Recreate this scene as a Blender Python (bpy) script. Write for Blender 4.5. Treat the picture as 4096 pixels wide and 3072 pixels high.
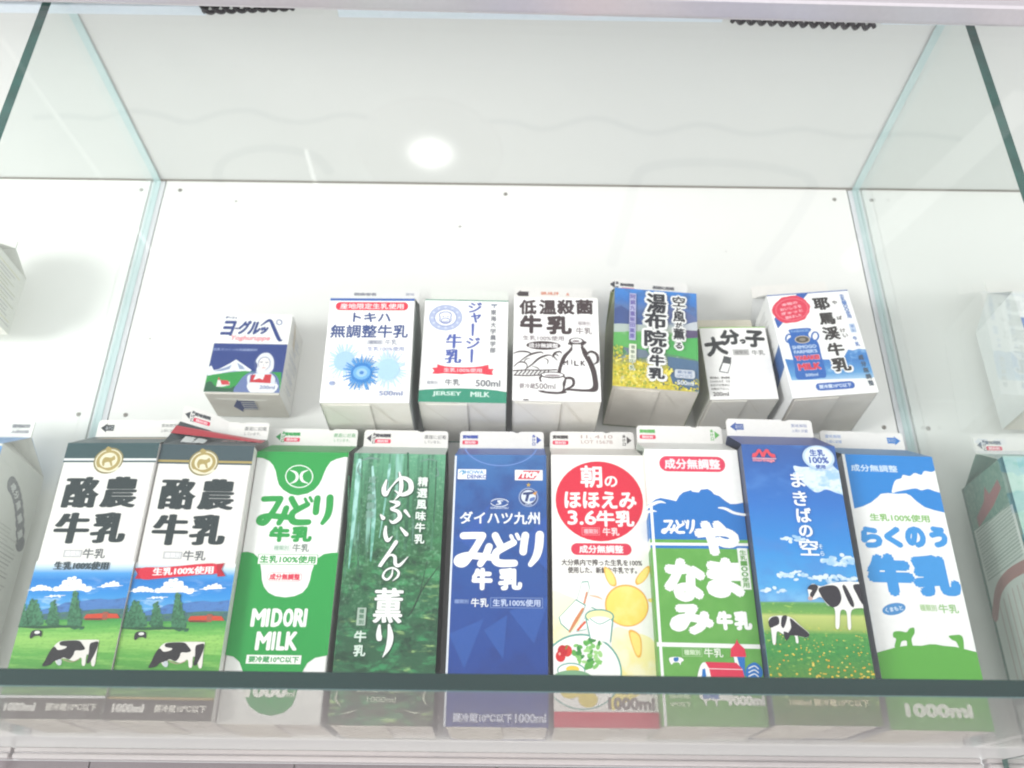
import bpy, bmesh, math, random
from mathutils import Vector, Matrix
from mathutils.geometry import tessellate_polygon

# ------------------------------------------------------------------ reset
for o in list(bpy.data.objects):
    bpy.data.objects.remove(o)
S = bpy.context.scene
COL = S.collection
random.seed(5)

# ------------------------------------------------------------------ camera
PITCH, ROLL, YAW = 0.492361, 0.011354, 0.002388
cp, sp = math.cos(PITCH), math.sin(PITCH)
fwd = Vector((math.sin(YAW)*cp, math.cos(YAW)*cp, sp))
right = Vector((math.cos(YAW), -math.sin(YAW), 0))
up = right.cross(fwd)
r2 = right*math.cos(ROLL) + up*math.sin(ROLL)
u2 = -right*math.sin(ROLL) + up*math.cos(ROLL)
cam = bpy.data.cameras.new('camera')
co = bpy.data.objects.new('camera', cam)
COL.objects.link(co)
co.matrix_world = Matrix((
    (r2.x, u2.x, -fwd.x, 0.0),
    (r2.y, u2.y, -fwd.y, -0.62628),
    (r2.z, u2.z, -fwd.z, -0.08166),
    (0, 0, 0, 1)))
cam.sensor_fit = 'HORIZONTAL'
cam.sensor_width = 36.0
cam.lens = 0.87921*36.0
cam.clip_start = 0.01
cam.clip_end = 100
cam.dof.use_dof = True
cam.dof.focus_distance = 0.62
cam.dof.aperture_fstop = 11.0
S.camera = co

# ------------------------------------------------------------------ light
W = bpy.data.worlds.new('World')
S.world = W
W.use_nodes = True
wn = W.node_tree
bg = wn.nodes['Background']
# bright shop interior: pale floor below, slightly dimmer ceiling above
wtc = wn.nodes.new('ShaderNodeTexCoord')
wsx = wn.nodes.new('ShaderNodeSeparateXYZ')
wmr = wn.nodes.new('ShaderNodeFloatCurve')
wma = wn.nodes.new('ShaderNodeMapRange')
wma.inputs['From Min'].default_value = -1.0
wma.inputs['From Max'].default_value = 1.0
cv = wmr.mapping.curves[0]
# brightness over height: pale floor, darker far room at eye level, lit ceiling
pts = [(0.0, 0.70), (0.36, 0.70), (0.48, 0.36), (0.62, 0.34), (0.72, 0.40), (1.0, 0.38)]
cv.points[0].location = pts[0]; cv.points[1].location = pts[-1]
for p in pts[1:-1]: cv.points.new(*p)
wmr.mapping.update()
wmu = wn.nodes.new('ShaderNodeMath'); wmu.operation = 'MULTIPLY'; wmu.inputs[1].default_value = 2.0
wn.links.new(wtc.outputs['Generated'], wsx.inputs[0])
wn.links.new(wsx.outputs['Z'], wma.inputs['Value'])
wn.links.new(wma.outputs['Result'], wmr.inputs['Value'])
wn.links.new(wmr.outputs['Value'], wmu.inputs[0])
wn.links.new(wmu.outputs[0], bg.inputs[1])
bg.inputs[0].default_value = (0.99, 0.99, 1.0, 1)

key = bpy.data.lights.new('key_light', 'AREA')
key.shape = 'DISK'
key.size = 0.8
key.energy = 36
key.color = (1.0, 0.99, 0.985)
ko = bpy.data.objects.new('key_light', key)
COL.objects.link(ko)
ko.location = (-1.7, -1.5, -0.30)
ko.rotation_euler = (Vector((0.0, 0.05, 0.32)) - ko.location).to_track_quat('-Z', 'Y').to_euler()

S.view_settings.view_transform = 'Standard'
S.view_settings.look = 'None'
S.view_settings.exposure = 0.31
S.view_settings.gamma = 1.0
S.view_settings.use_curve_mapping = False
S.render.engine = 'CYCLES'
cy = S.cycles
cy.max_bounces = 10
cy.diffuse_bounces = 5
cy.glossy_bounces = 5
cy.transparent_max_bounces = 24
cy.use_denoising = True
cy.denoiser = 'OPENIMAGEDENOISE'
cy.pixel_filter_type = 'BLACKMAN_HARRIS'
cy.filter_width = 2.1

# ------------------------------------------------------------------ materials
def lin(h, k=0.88):
    h = h.lstrip('#')
    out = []
    for i in (0, 2, 4):
        c = int(h[i:i+2], 16)/255
        c = c/12.92 if c <= 0.04045 else ((c+0.055)/1.055)**2.4
        out.append(min(1, c*k))
    return (*out, 1)

MATS = {}
def new_mat(name):
    m = bpy.data.materials.new(name)
    m.use_nodes = True
    nt = m.node_tree
    b = nt.nodes['Principled BSDF']
    return m, nt, b

def paint(h, rough=0.42, spec=0.35, metal=0.0):
    """plain printed / painted colour with a very faint print mottle"""
    k = (h, rough, spec, metal)
    if k in MATS:
        return MATS[k]
    m, nt, b = new_mat('colour_' + h.strip('#'))
    tc = nt.nodes.new('ShaderNodeTexCoord')
    no = nt.nodes.new('ShaderNodeTexNoise')
    no.inputs['Scale'].default_value = 260
    no.inputs['Detail'].default_value = 3
    mr = nt.nodes.new('ShaderNodeMapRange')
    mr.inputs['To Min'].default_value = 0.94
    mr.inputs['To Max'].default_value = 1.05
    mx = nt.nodes.new('ShaderNodeMix')
    mx.data_type = 'RGBA'
    mx.blend_type = 'MULTIPLY'
    mx.inputs['Factor'].default_value = 1.0
    mx.inputs['A'].default_value = lin(h)
    nt.links.new(tc.outputs['Object'], no.inputs['Vector'])
    nt.links.new(no.outputs['Fac'], mr.inputs['Value'])
    nt.links.new(mr.outputs['Result'], mx.inputs['B'])
    nt.links.new(mx.outputs['Result'], b.inputs['Base Color'])
    b.inputs['Roughness'].default_value = rough
    b.inputs['Specular IOR Level'].default_value = spec
    b.inputs['Metallic'].default_value = metal
    MATS[k] = m
    return m

def photo(name, stops, axis='Z', noises=()):
    """printed photo area: colour ramp over the carton height (stops in mm) + layers of mottled noise
    noises: (scale vec, threshold lo, hi, hex, amount, seed, (z0,z1) fade range in mm or None)"""
    k = ('photo', name)
    if k in MATS:
        return MATS[k]
    m, nt, b = new_mat('print_' + name)
    L = nt.links.new
    tc = nt.nodes.new('ShaderNodeTexCoord')
    sx = nt.nodes.new('ShaderNodeSeparateXYZ')
    L(tc.outputs['Object'], sx.inputs[0])
    mr = nt.nodes.new('ShaderNodeMapRange')
    z0, z1 = stops[0][0], stops[-1][0]
    mr.inputs['From Min'].default_value = z0/1000
    mr.inputs['From Max'].default_value = z1/1000
    L(sx.outputs[axis], mr.inputs['Value'])
    cr = nt.nodes.new('ShaderNodeValToRGB')
    L(mr.outputs['Result'], cr.inputs['Fac'])
    el = cr.color_ramp.elements
    while len(el) < len(stops):
        el.new(0.5)
    for e, (z, h) in zip(el, stops):
        e.position = (z-z0)/(z1-z0)
    for e, (z, h) in zip(el, stops):
        e.color = lin(h)
    out = cr.outputs['Color']
    for (sc, lo, hi, h, amt, seed, rng) in noises:
        mp = nt.nodes.new('ShaderNodeMapping')
        mp.inputs['Scale'].default_value = sc
        mp.inputs['Location'].default_value = (seed*3.1, seed*1.7, seed*2.3)
        L(tc.outputs['Object'], mp.inputs['Vector'])
        no = nt.nodes.new('ShaderNodeTexNoise')
        no.inputs['Scale'].default_value = 1
        no.inputs['Detail'].default_value = 4
        no.inputs['Roughness'].default_value = 0.6
        L(mp.outputs['Vector'], no.inputs['Vector'])
        r = nt.nodes.new('ShaderNodeMapRange')
        r.interpolation_type = 'SMOOTHSTEP'
        r.inputs['From Min'].default_value = lo
        r.inputs['From Max'].default_value = hi
        r.inputs['To Max'].default_value = amt
        L(no.outputs['Fac'], r.inputs['Value'])
        fac = r.outputs['Result']
        if rng:
            r3 = nt.nodes.new('ShaderNodeMapRange')
            r3.interpolation_type = 'SMOOTHSTEP'
            r3.inputs['From Min'].default_value = rng[0]/1000
            r3.inputs['From Max'].default_value = rng[1]/1000
            L(sx.outputs['Z'], r3.inputs['Value'])
            mu = nt.nodes.new('ShaderNodeMath')
            mu.operation = 'MULTIPLY'
            L(fac, mu.inputs[0])
            L(r3.outputs['Result'], mu.inputs[1])
            fac = mu.outputs[0]
        mx = nt.nodes.new('ShaderNodeMix')
        mx.data_type = 'RGBA'
        L(fac, mx.inputs['Factor'])
        L(out, mx.inputs['A'])
        mx.inputs['B'].default_value = lin(h)
        out = mx.outputs['Result']
    L(out, b.inputs['Base Color'])
    b.inputs['Roughness'].default_value = 0.42
    b.inputs['Specular IOR Level'].default_value = 0.35
    MATS[k] = m
    return m

def board(name, h, h2, sc=90, rough=0.6):
    """unprinted paperboard / wall laminate with soft uneven tone"""
    m, nt, b = new_mat(name)
    tc = nt.nodes.new('ShaderNodeTexCoord')
    no = nt.nodes.new('ShaderNodeTexNoise')
    no.inputs['Scale'].default_value = sc
    no.inputs['Detail'].default_value = 5
    mx = nt.nodes.new('ShaderNodeMix')
    mx.data_type = 'RGBA'
    mx.inputs['A'].default_value = lin(h)
    mx.inputs['B'].default_value = lin(h2)
    nt.links.new(tc.outputs['Object'], no.inputs['Vector'])
    nt.links.new(no.outputs['Fac'], mx.inputs['Factor'])
    nt.links.new(mx.outputs['Result'], b.inputs['Base Color'])
    b.inputs['Roughness'].default_value = rough
    b.inputs['Specular IOR Level'].default_value = 0.3
    return m

def clear_glass(name, tint, strength=1.0, rough=0.0):
    m, nt, b = new_mat(name)
    nt.nodes.remove(b)
    L = nt.links.new
    ge = nt.nodes.new('ShaderNodeNewGeometry')
    d = nt.nodes.new('ShaderNodeVectorMath'); d.operation = 'DOT_PRODUCT'
    L(ge.outputs['Normal'], d.inputs[0]); L(ge.outputs['Incoming'], d.inputs[1])
    a = nt.nodes.new('ShaderNodeMath'); a.operation = 'ABSOLUTE'
    L(d.outputs['Value'], a.inputs[0])
    s = nt.nodes.new('ShaderNodeMath'); s.operation = 'SUBTRACT'; s.inputs[0].default_value = 1.0
    L(a.outputs[0], s.inputs[1])
    p = nt.nodes.new('ShaderNodeMath'); p.operation = 'POWER'; p.inputs[1].default_value = 5
    L(s.outputs[0], p.inputs[0])
    f = nt.nodes.new('ShaderNodeMath'); f.operation = 'MULTIPLY_ADD'
    f.inputs[1].default_value = 0.96*strength; f.inputs[2].default_value = 0.04*strength
    L(p.outputs[0], f.inputs[0])
    tr = nt.nodes.new('ShaderNodeBsdfTransparent'); tr.inputs[0].default_value = (*tint, 1)
    gl = nt.nodes.new('ShaderNodeBsdfGlossy'); gl.inputs['Roughness'].default_value = rough
    gl.inputs['Color'].default_value = (1, 1, 1, 1)
    mx = nt.nodes.new('ShaderNodeMixShader')
    L(f.outputs[0], mx.inputs[0]); L(tr.outputs[0], mx.inputs[1]); L(gl.outputs[0], mx.inputs[2])
    L(mx.outputs[0], nt.nodes['Material Output'].inputs[0])
    return m

def edge_glass(name, dark, light, sc):
    m, nt, b = new_mat(name)
    tc = nt.nodes.new('ShaderNodeTexCoord')
    mp = nt.nodes.new('ShaderNodeMapping'); mp.inputs['Scale'].default_value = sc
    no = nt.nodes.new('ShaderNodeTexNoise'); no.inputs['Scale'].default_value = 1; no.inputs['Detail'].default_value = 3
    mx = nt.nodes.new('ShaderNodeMix'); mx.data_type = 'RGBA'
    mx.inputs['A'].default_value = lin(dark, 1); mx.inputs['B'].default_value = lin(light, 1)
    L = nt.links.new
    L(tc.outputs['Object'], mp.inputs[0]); L(mp.outputs[0], no.inputs['Vector'])
    L(no.outputs['Fac'], mx.inputs['Factor']); L(mx.outputs['Result'], b.inputs['Base Color'])
    b.inputs['Roughness'].default_value = 0.25
    return m

def lamp_mat(name, col, strength, radial=None):
    m, nt, b = new_mat(name)
    nt.nodes.remove(b)
    e = nt.nodes.new('ShaderNodeEmission')
    e.inputs[0].default_value = (*col, 1)
    e.inputs[1].default_value = strength
    if radial:  # emission fading outward imitates camera bloom around the lamp
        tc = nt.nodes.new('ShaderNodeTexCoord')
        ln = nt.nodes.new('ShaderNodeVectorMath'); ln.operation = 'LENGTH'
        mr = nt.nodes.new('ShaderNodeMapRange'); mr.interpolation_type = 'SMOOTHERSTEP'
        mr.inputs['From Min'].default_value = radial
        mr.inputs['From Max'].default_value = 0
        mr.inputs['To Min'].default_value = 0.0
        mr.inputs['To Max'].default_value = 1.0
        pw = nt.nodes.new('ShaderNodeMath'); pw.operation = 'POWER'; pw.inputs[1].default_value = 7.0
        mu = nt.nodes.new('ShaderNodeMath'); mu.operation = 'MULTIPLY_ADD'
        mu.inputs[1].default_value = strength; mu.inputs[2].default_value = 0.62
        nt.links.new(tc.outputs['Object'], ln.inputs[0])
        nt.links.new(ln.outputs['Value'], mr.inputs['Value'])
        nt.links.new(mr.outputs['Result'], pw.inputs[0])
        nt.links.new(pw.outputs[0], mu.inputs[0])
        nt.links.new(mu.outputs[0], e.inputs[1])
    nt.links.new(e.outputs[0], nt.nodes['Material Output'].inputs[0])
    return m

M_WALL = board('white_laminate', '#f4f4f1', '#efefeb', 6, 0.5)
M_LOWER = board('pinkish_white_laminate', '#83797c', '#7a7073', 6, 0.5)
M_CEIL = board('ceiling_laminate', '#dcdedb', '#d7d9d6', 5, 0.45)
M_POST = paint('#dcdfe2', 0.35)
M_GAP = paint('#8e8880', 0.6)
M_ALU = paint('#c9c3c8', 0.28, 0.5, 0.55)
M_RAIL = paint('#bdb5b5', 0.3, 0.5)
M_FASCIA = board('fascia_paint', '#f3e9f0', '#eee5ec', 5, 0.5)
M_SCREW = paint('#a9a6a1', 0.35, 0.5, 0.8)
M_BLACK = paint('#1c1a1c', 0.5)
M_GLASS = clear_glass('clear_glass', (0.955, 0.975, 0.966), 1.5)
M_PANE = clear_glass('pane_glass', (0.992, 0.996, 0.994), 0.75)
M_SHELF = clear_glass('shelf_glass', (0.945, 0.935, 0.92), 0.62, 0.28)
M_EDGE = edge_glass('shelf_edge_glass', '#0a2626', '#0f332f', (6, 6, 60))
M_EDGE2 = edge_glass('divider_edge_glass', '#07302a', '#1f5f56', (40, 40, 75))
M_EDGE3 = edge_glass('divider_rear_edge_glass', '#a9c4c4', '#c4d6d6', (40, 40, 30))
M_STRIP = paint('#dfeaf2', 0.3)
M_BASE = board('carton_base_board', '#f3f1ea', '#e4dfd4', 60, 0.65)
M_BASE2 = board('worn_base_board', '#ece8df', '#d3cbbf', 45, 0.65)

# ------------------------------------------------------------------ objects
def tag(o, label=None, cat=None, group=None, kind=None):
    if label: o['label'] = label
    if cat: o['category'] = cat
    if group: o['group'] = group
    if kind: o['kind'] = kind
    return o

def empty(name, loc=(0, 0, 0)):
    o = bpy.data.objects.new(name, None)
    o.empty_display_size = 0.02
    COL.objects.link(o)
    o.location = loc
    return o

class MB:
    """collects faces with materials, builds one mesh object"""
    def __init__(s):
        s.v = []; s.f = []; s.m = []; s.mats = []
    def mi(s, m):
        if m not in s.mats: s.mats.append(m)
        return s.mats.index(m)
    def add(s, verts, faces, m):
        b = len(s.v); k = s.mi(m)
        s.v += [tuple(p) for p in verts]
        for f in faces:
            s.f.append([b+i for i in f]); s.m.append(k)
    def box(s, a, b, m, bevel=0.0):
        (x0, y0, z0), (x1, y1, z1) = a, b
        if not bevel:
            s.add([(x0,y0,z0),(x1,y0,z0),(x1,y1,z0),(x0,y1,z0),(x0,y0,z1),(x1,y0,z1),(x1,y1,z1),(x0,y1,z1)],
                  [(0,3,2,1),(4,5,6,7),(0,1,5,4),(1,2,6,5),(2,3,7,6),(3,0,4,7)], m)
        else:
            bm = bmesh.new()
            bmesh.ops.create_cube(bm, size=1)
            for v in bm.verts:
                v.co = Vector(((x0+x1)/2+v.co.x*(x1-x0), (y0+y1)/2+v.co.y*(y1-y0), (z0+z1)/2+v.co.z*(z1-z0)))
            bmesh.ops.bevel(bm, geom=bm.edges[:], offset=bevel, segments=2, affect='EDGES', profile=0.5)
            bm.verts.index_update()
            s.add([v.co[:] for v in bm.verts], [[v.index for v in f.verts] for f in bm.faces], m)
            bm.free()
    def tube(s, pts, r, m, n=8):
        pts = [Vector(p) for p in pts]
        rings = []
        for i, p in enumerate(pts):
            t = (pts[min(i+1, len(pts)-1)] - pts[max(i-1, 0)]).normalized()
            a = t.cross(Vector((0.13, 0.27, 0.95))).normalized(); c = t.cross(a)
            rings.append([p + (a*math.cos(2*math.pi*k/n) + c*math.sin(2*math.pi*k/n))*r for k in range(n)])
        vs = [q for g in rings for q in g]
        fs = []
        for i in range(len(pts)-1):
            for k in range(n):
                fs.append((i*n+k, i*n+(k+1) % n, (i+1)*n+(k+1) % n, (i+1)*n+k))
        fs.append(list(range(n))[::-1]); fs.append([(len(pts)-1)*n+k for k in range(n)])
        s.add(vs, fs, m)
    def build(s, name, parent=None):
        me = bpy.data.meshes.new(name)
        me.from_pydata(s.v, [], s.f)
        for m in s.mats: me.materials.append(m)
        me.polygons.foreach_set('material_index', s.m)
        me.update()
        o = bpy.data.objects.new(name, me)
        COL.objects.link(o)
        o.parent = parent
        return o

# ------------------------------------------------------------------ printed artwork
_glyph = {}
def glyphs(txt):
    if txt in _glyph: return _glyph[txt]
    cu = bpy.data.curves.new('glyph', 'FONT')
    cu.body = txt
    cu.resolution_u = 3
    ob = bpy.data.objects.new('glyph', cu)
    COL.objects.link(ob)
    dg = bpy.context.evaluated_depsgraph_get()
    ev = ob.evaluated_get(dg)
    me = ev.to_mesh()
    vs = [(v.co.x, v.co.y) for v in me.vertices]
    fs = [list(p.vertices) for p in me.polygons]
    ev.to_mesh_clear()
    bpy.data.objects.remove(ob)
    bpy.data.curves.remove(cu)
    x0 = min(v[0] for v in vs); x1 = max(v[0] for v in vs)
    y0 = min(v[1] for v in vs); y1 = max(v[1] for v in vs)
    sx = 1/max(1e-6, x1-x0); sy = 1/max(1e-6, y1-y0)
    vs = [((v[0]-x0)*sx-0.5, (v[1]-y0)*sy-0.5) for v in vs]
    _glyph[txt] = (vs, fs)
    return _glyph[txt]

def solve8(src, dst):
    A = []
    for (x, y), (u, v) in zip(src, dst):
        A.append([x, y, 1, 0, 0, 0, -u*x, -u*y, u])
        A.append([0, 0, 0, x, y, 1, -v*x, -v*y, v])
    n = 8
    for i in range(n):
        p = max(range(i, n), key=lambda r: abs(A[r][i]))
        A[i], A[p] = A[p], A[i]
        for r in range(n):
            if r != i:
                f = A[r][i]/A[i][i]
                for c in range(i, n+1): A[r][c] -= f*A[i][c]
    return [A[i][8]/A[i][i] for i in range(n)] + [1.0]

def clip_rect(pts, x0, y0, x1, y1):
    def cut(ps, ins, inter):
        out = []
        for i, p in enumerate(ps):
            q = ps[i-1]
            if ins(p):
                if not ins(q): out.append(inter(q, p))
                out.append(p)
            elif ins(q): out.append(inter(q, p))
        return out
    def ix(x): return lambda a, b: (x, a[1]+(b[1]-a[1])*(x-a[0])/(b[0]-a[0]))
    def iy(y): return lambda a, b: (a[0]+(b[0]-a[0])*(y-a[1])/(b[1]-a[1]), y)
    for ins, it in ((lambda p: p[0] >= x0, ix(x0)), (lambda p: p[0] <= x1, ix(x1)),
                    (lambda p: p[1] >= y0, iy(y0)), (lambda p: p[1] <= y1, iy(y1))):
        if len(pts) < 3: return []
        pts = cut(pts, ins, it)
    return pts

def smooth_closed(pts, n=6):
    out = []
    N = len(pts)
    for i in range(N):
        a, b, c, d = pts[i-1], pts[i], pts[(i+1) % N], pts[(i+2) % N]
        for k in range(n):
            t = k/n
            out.append(tuple(0.5*(2*b[j]+(c[j]-a[j])*t+(2*a[j]-5*b[j]+4*c[j]-d[j])*t*t+(3*b[j]-a[j]-3*c[j]+d[j])*t**3) for j in (0, 1)))
    return out

def smooth_open(pts, n=6):
    P = [pts[0]] + list(pts) + [pts[-1]]
    out = []
    for i in range(1, len(P)-2):
        a, b, c, d = P[i-1], P[i], P[i+1], P[i+2]
        for k in range(n):
            t = k/n
            out.append(tuple(0.5*(2*b[j]+(c[j]-a[j])*t+(2*a[j]-5*b[j]+4*c[j]-d[j])*t*t+(3*b[j]-a[j]-3*c[j]+d[j])*t**3) for j in range(len(b))))
    out.append(tuple(pts[-1]))
    return out

class Art:
    """flat printed artwork of one panel, w x h mm, origin bottom centre.
    sheet = (ox, oy, scale) and quad = panel corners TL TR BL BR let shapes be given in the
    coordinates of a skewed proof sheet; without them shapes are given in mm directly."""
    def __init__(s, w, h, quad=None, sheet=(0, 0, 1)):
        s.w, s.h = w, h
        s.items = []      # (verts2d, faces, depth, material)
        s.d = 0.02
        if quad:
            ox, oy, k = sheet
            src = [((x-ox)*k, (y-oy)*k) for x, y in quad]
            s.H = solve8(src, [(-w/2, h), (w/2, h), (-w/2, 0), (w/2, 0)])
        else:
            s.H = None
    def P(s, x, y):
        if s.H is None: return (x, y)
        H = s.H
        q = H[6]*x+H[7]*y+1
        return ((H[0]*x+H[1]*y+H[2])/q, (H[3]*x+H[4]*y+H[5])/q)
    def scale(s, x, y):
        if s.H is None: return 1, 1
        a = s.P(x-5, y); b = s.P(x+5, y); c = s.P(x, y-5); d = s.P(x, y+5)
        return abs(b[0]-a[0])/10, abs(d[1]-c[1])/10
    def mm(s, pts, c):
        """polygon in mm"""
        pts = clip_rect(pts, -s.w/2, 0, s.w/2, s.h)
        if len(pts) < 3: return
        tri = tessellate_polygon([[Vector((x, y, 0)) for x, y in pts]])
        s.items.append((list(pts), [list(t) for t in tri], s.d, mt(c)))
        s.d += 0.003
    def poly(s, pts, c): s.mm([s.P(*p) for p in pts], c)
    def blob(s, pts, c, n=6): s.poly(smooth_closed(pts, n), c)
    def ell(s, x, y, rx, ry, c, rot=0, n=40):
        cx, cy_ = s.P(x, y); a, b = s.scale(x, y); r = math.radians(rot)
        pts = []
        for i in range(n):
            t = 2*math.pi*i/n
            ex, ey = rx*a*math.cos(t), ry*b*math.sin(t)
            pts.append((cx+ex*math.cos(r)-ey*math.sin(r), cy_+ex*math.sin(r)+ey*math.cos(r)))
        s.mm(pts, c)
    def ring(s, x, y, rx, ry, c, t, n=40, a0=0, a1=360):
        pts = [(x+rx*math.cos(math.radians(a0+(a1-a0)*i/n)), y+ry*math.sin(math.radians(a0+(a1-a0)*i/n))) for i in range(n+1)]
        s.stroke(pts, t, c, raw=True)
    def rect(s, x, y, w, h, c, r=0, rot=0):
        """rounded rectangle by centre, proof units"""
        cx, cy_ = s.P(x, y); a, b = s.scale(x, y)
        W, Hh = w*a/2, h*b/2; R = min(r*(a+b)/2, W, Hh)
        pts = []
        if R <= 0: pts = [(-W, -Hh), (W, -Hh), (W, Hh), (-W, Hh)]
        else:
            for qx, qy, a0 in ((W-R, Hh-R, 0), (-W+R, Hh-R, 90), (-W+R, -Hh+R, 180), (W-R, -Hh+R, 270)):
                for i in range(7):
                    t = math.radians(a0+15*i)
                    pts.append((qx+R*math.cos(t), qy+R*math.sin(t)))
        cr, sr = math.cos(math.radians(rot)), math.sin(math.radians(rot))
        s.mm([(cx+p[0]*cr-p[1]*sr, cy_+p[0]*sr+p[1]*cr) for p in pts], c)
    def frame(s, x, y, w, h, c, inner, t=3, r=0):
        s.rect(x, y, w, h, c, r); s.rect(x, y, w-2*t, h-2*t, inner, max(0, r-t))
    def stroke(s, pts, w, c, raw=False, sm=6):
        """brush stroke; w = width or list of widths (proof units)"""
        if not isinstance(w, (list, tuple)): w = [w]*len(pts)
        tri = [(p[0], p[1], q) for p, q in zip(pts, w)]
        if not raw and len(tri) > 2: tri = smooth_open(tri, sm)
        mmp = []
        for x, y, q in tri:
            a, b = s.scale(x, y)
            mmp.append((*s.P(x, y), q*(a+b)/4))
        m = mt(c)
        vs, fs = [], []
        for i, (x, y, r) in enumerate(mmp):
            p = mmp[max(i-1, 0)]; q = mmp[min(i+1, len(mmp)-1)]
            dx, dy = q[0]-p[0], q[1]-p[1]; L = math.hypot(dx, dy) or 1
            vs += [(x-dy/L*r, y+dx/L*r), (x+dy/L*r, y-dx/L*r)]
            if i: fs.append([2*i-2, 2*i-1, 2*i+1, 2*i])
        s.items.append((vs, fs, [s.d+0.0004*(i//2) for i in range(len(vs))], m)); s.d += 0.0004*len(mmp)+0.0008
        for e in (mmp[0], mmp[-1]):
            if e[2] > 0.12:
                k = [(e[0]+e[2]*math.cos(i*math.pi/6), e[1]+e[2]*math.sin(i*math.pi/6)) for i in range(12)]
                s.items.append((k, [list(range(12))], s.d, m)); s.d += 0.0015
        s.d += 0.0015
    def text(s, t, x, y, w, h, c, b=0, bx=0, rot=0, shear=0):
        """text filling a w x h box; b = all-round weight, bx = extra weight of the uprights (proof units)"""
        vs, fs = glyphs(t)
        cx, cy_ = s.P(x, y); a, bb = s.scale(x, y)
        W, Hh = (w-2*b-2*bx)*a, (h-2*b)*bb
        lim = s.w/2-0.4-w*a/2
        if lim > 0: cx = max(-lim, min(lim, cx))
        cr, sr = math.cos(math.radians(rot)), math.sin(math.radians(rot))
        base = [(p[0]*W+p[1]*Hh*shear, p[1]*Hh) for p in vs]
        offs = [(0, 0)]
        if b or bx:
            n = 8
            offs = [((b+bx)*a*math.cos(2*math.pi*i/n), b*bb*math.sin(2*math.pi*i/n)) for i in range(n)]
            if b*a > 0.5 or bx*a > 0.5:
                offs += [(p*0.5, q*0.5) for p, q in offs]
        m = mt(c)
        for ox, oy in offs:
            pv = [(cx+(p[0]+ox)*cr-(p[1]+oy)*sr, cy_+(p[0]+ox)*sr+(p[1]+oy)*cr) for p in base]
            s.items.append((pv, fs, s.d, m)); s.d += 0.0012
        s.d += 0.002
    def vtext(s, t, x0, y0, x1, y1, cw, ch, c, b=0, bx=0):
        """vertical text, one character per cell between two centres"""
        n = len(t)
        for i, k in enumerate(t):
            f = i/max(1, n-1)
            if k == ' ': continue
            s.text(k, x0+(x1-x0)*f, y0+(y1-y0)*f, cw, ch, c, b, bx)
    def into(s, mb, fn):
        """place on the panel: fn(u_mm, v_mm, depth_mm) -> 3D point in metres"""
        for vs, fs, d, m in s.items:
            dd = d if isinstance(d, list) else [d]*len(vs)
            mb.add([fn(u, v, e) for (u, v), e in zip(vs, dd)], fs, m)

def mt(c):
    return paint(c) if isinstance(c, str) else c

# ------------------------------------------------------------------ gable-top carton
def front_fn(w, d): return lambda u, v, e: (u/1000, -e/1000, v/1000)
def right_fn(w, d): return lambda u, v, e: ((w/2+e)/1000, (u+d/2)/1000, v/1000)
def left_fn(w, d): return lambda u, v, e: (-(w/2+e)/1000, (d/2-u)/1000, v/1000)

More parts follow.
